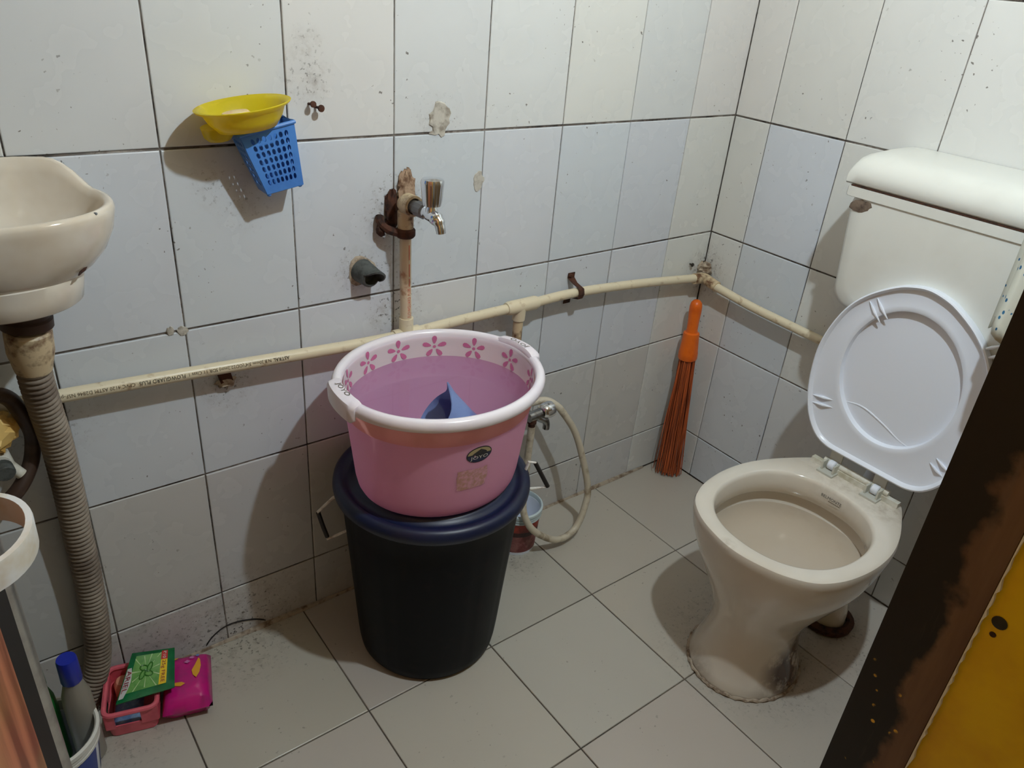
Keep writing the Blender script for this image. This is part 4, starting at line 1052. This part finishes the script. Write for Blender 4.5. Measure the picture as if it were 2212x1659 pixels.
def quadp(name, a0, a1, b0, b1, mat, off=.0006, nn=6):
    V = [sp_(a0+(a1-a0)*i/nn, b0+(b1-b0)*j/nn, off) for i in range(nn+1) for j in range(nn+1)]
    obj(name, (V, [(i*(nn+1)+j, i*(nn+1)+j+1, (i+1)*(nn+1)+j+1, (i+1)*(nn+1)+j) for i in range(nn) for j in range(nn)]), mat, sach, smooth=0)
m_lg = M('light_green_print', sr(112, 168, 84), sr(88, 148, 70), 60, rough=.3); m_rays = M('pale_ray_print', sr(190, 216, 160), None, rough=.3); m_dg = M('loop_green_print', sr(54, 120, 40), None, rough=.3)
m_ry = M('yellow_strip_print', sr(246, 208, 40), None, rough=.35); m_rr = M('red_strip_print', sr(206, 42, 40), None, rough=.35); m_silver = M('white_banner_print', sr(206, 206, 204), None, rough=.3); m_dr = M('dark_red_print', sr(150, 36, 50), None, rough=.35)
quadp('printed_panel', .10, .86, .13, .70, m_lg)
ca_, cb_ = .47, .42
for k in range(22):
    th = 2*math.pi*k/22+.1; r0, r1, w = .10, .27+.06*(k % 3), .035
    pts = []
    for (r, ww) in ((r0, .02), (r1, w), (r1, -w), (r0, -.02)):
        a = min(max(ca_+r*math.cos(th+ww)*1.35, .10), .86); b = min(max(cb_+r*math.sin(th+ww)*1.0, .13), .70)
        pts.append(sp_(a, b, .0010))
    if k % 2 == 0: obj('ray', (pts, [(0, 1, 2, 3)]), m_rays, sach, smooth=0)
for k in range(4):
    th = math.pi/4+k*math.pi/2; cc = (ca_+.085*math.cos(th)*1.2, cb_+.085*math.sin(th))
    loop = []
    for q in range(14):
        f = 2*math.pi*q/14; l, w = .085*math.cos(f), .045*math.sin(f); t2 = th+.5
        loop.append(sp_(cc[0]+(l*math.cos(t2)-w*math.sin(t2))*1.2, cc[1]+(l*math.sin(t2)+w*math.cos(t2)), .0014))
    obj('loop_print', tube(loop, .0011, 6, closed=True), m_dg, sach)
quadp('printed_strip', .06, .28, .70, .84, m_rr, .0009); quadp('printed_strip', .28, .86, .70, .84, m_ry, .0009)
V = [sp_(.34+.60*i/8, b, .0011) for i in range(9) for b in (.02, .10+.06*math.sin(math.pi*i/8))]
obj('banner', (V, [(2*i, 2*i+1, 2*i+3, 2*i+2) for i in range(8)]), m_silver, sach, smooth=0)
SL = .091
text('lettering', '\u20b910', .0095, lambda s, t: sp_(.08+s/SL, .735+t/.092, .0018), m_white, sach, width=.0165)
text('lettering', '25g FREE', .0095, lambda s, t: sp_(.31+s/SL, .735+t/.092, .0018), m_dr, sach, width=.047)
text('lettering', 'ARIEL', .0125, lambda s, t: sp_(.40+s/SL, .035+t/.092, .0022), m_dr, sach, width=.040)
# bucket with bottles, half hidden by the door
UC = Vector((-1.713, -.160, 0))
ub = thing('white_bucket', UC, 'white bucket with blue label holding bottles behind the door', 'bucket')
obj('bucket_body', lathe([(.052, .002), (.058, 0), (.060, .005), (.070, .100), (.068, .100), (.058, .008), (.01, .006)], UC, 48, cap0=True, cap1=True), m_whitepl, ub)
obj('bucket_rim', lathe([(.0700, .098), (.0740, .099), (.0740, .104), (.0715, .105), (.0745, .108), (.0745, .113), (.072, .114), (.0765, .117), (.0765, .125), (.072, .127), (.069, .124), (.069, .10)], UC, 48), m_white, ub)
def wrapband(z0, z1, a0, a1, mat, off=.0006, n=14):
    rf = lambda z: .060+.010*(z-.005)/.095+off
    V = []
    for i in range(n+1):
        a = a0+(a1-a0)*i/n
        for z in (z0, z1): V.append(UC+Vector((rf(z)*math.cos(a), rf(z)*math.sin(a), z)))
    obj('label_band', (V, [(2*i, 2*i+1, 2*i+3, 2*i+2) for i in range(n)]), mat, ub)
m_bl = M('blue_label', sr(38, 66, 150), None, rough=.4)
wrapband(.01, .092, -1.9, -.55, m_bl); wrapband(.01, .085, -.30, .25, m_bl); wrapband(.02, .050, -1.35, -.95, M('brown_label_square', sr(120, 96, 84), None, rough=.5), .0012)
m_bot = translucent('cloudy_bottle_plastic', sr(176, 170, 158), sr(190, 184, 170), .3, .35)
def bottle(c, h, mats, label, r=.0235):
    t = thing('bottle', c, label, 'bottle')
    obj('bottle_body', lathe([(r*.8, .001), (r, .004), (r, h*.55), (r*.94, h*.66), (r*.66, h*.76), (r*.62, h*.80)], c, 32, cap0=True, cap1=True), mats[0], t, smooth=50)
    obj('cap', lathe([(.0158, h*.79), (.0164, h*.795), (.0160, h*.985), (.0148, h), (.002, h)], c, 36, cap0=True, cap1=True, flute=lambda a, z: .02*math.cos(24*a) if z < h*.98 else 0), mats[1], t, smooth=50)
    return t
bottle(Vector((-1.660, -.138, .007)), .246, (m_bot, M('blue_cap', sr(32, 48, 168), None, rough=.35)), 'cloudy white bottle with a blue cap in the white bucket')
bottle(Vector((-1.712, -.115, .007)), .236, (M('green_bottle', sr(30, 120, 50), None, rough=.35), M('green_cap', sr(36, 130, 44), None, rough=.35)), 'green bottle mostly hidden behind the blue-capped bottle')

# ------------------------------------------------------------------ door leaf standing open on the left
HG, FE = Vector((-1.845, -1.070, 0)), Vector((-1.687, -.400, 0))
dd = (FE-HG).normalized(); dn = Vector((dd.y, -dd.x, 0)); DL = (FE-HG).length
door = structure('door_1', obox(HG+dd*((DL-.10)/2)-dn*.014+ez*1.0, dd, dn, ez, (DL-.10)/2, .014, .99), m_wood)
def doorp(s, out, z): return FE-dd*s+dn*out+ez*z          # s back from the free edge, out from the inner face
def dstrip(name, s0, s1, o0, o1, mat, z0=.012, z1=1.99):
    c = (doorp(s0, o0, z0)+doorp(s1, o1, z1))/2
    return obj(name, obox(c, dd, dn, ez, abs(s1-s0)/2, abs(o1-o0)/2, (z1-z0)/2), mat, door, smooth=0)
dstrip('edge_groove', .036, .100, -.024, -.003, m_dark)
obj('edge_channel', tube([doorp(.018, -.016, .012), doorp(.018, -.016, 1.99)], .0185, 18), m_alu, door)
# white D-shaped plastic holder screwed to the door
ring = thing('ring_holder', doorp(.12, .0, .78), 'white plastic ring holder fixed to the open wooden door', 'holder')
pts = []
for k in range(25):
    a = math.radians(-100+200*k/24)
    pts.append((.125+.062*math.sin(a), .052*math.cos(a)+.004))
pts = [(.125-.060, -.001)]+pts[1:-1]+[(.125+.060, -.001)]
rings = []
for i, (s, o_) in enumerate(pts):
    a, b_ = pts[max(i-1, 0)], pts[min(i+1, len(pts)-1)]
    t = Vector((b_[0]-a[0], b_[1]-a[1], 0)).normalized(); nn = Vector((t.y, -t.x, 0))
    w = .003
    rings.append([doorp(s+nn.x*w*q, o_+nn.y*w*q, z) for q, z in ((-1, .786), (1, .786), (1.25, .813), (1, .816), (-1, .816), (-1.25, .813))])
obj('band', loft(rings, True, True, True), M('aged_white_plastic', sr(222, 222, 220), sr(204, 190, 164), 14, .5, .7, rough=.4), ring, smooth=40)

# ------------------------------------------------------------------ cloth hanging at the right, inside the front wall
cl = thing('hanging_cloth', (-.30, -.95, .83), 'white cloth with small blue leaf print hanging beside the cistern', 'cloth')
NU, NV = 26, 22
V = []
for j in range(NV+1):
    v = j/NV
    for i in range(NU+1):
        u = i/NU
        z = 1.30-.47*v+(.020*math.sin(u*9+.6)-.012*u)*v
        y = -.812-.20*u*(.8+.2*v)-.03*(1-u)*max(0, .5-v)
        x = -.300+.020*math.sin(u*15+v*2)*(0.3+.7*v)+.012*math.sin(u*31+1.0)*v
        if v > .93: z += .006*math.sin(u*22)
        V.append(Vector((x, y, z)))
Fc = [(j*(NU+1)+i, j*(NU+1)+i+1, (j+1)*(NU+1)+i+1, (j+1)*(NU+1)+i) for j in range(NV) for i in range(NU)]
sheet = obj('sheet', (V, Fc), m_cloth, cl, smooth=80)
so = sheet.modifiers.new('thick', 'SOLIDIFY'); so.thickness = .002
obj('hook', tube(cat([(-.30, -1.074, 1.29), (-.30, -.98, 1.295), (-.30, -.87, 1.30), (-.30, -.845, 1.315)], 4), .004, 8), m_wire, cl)
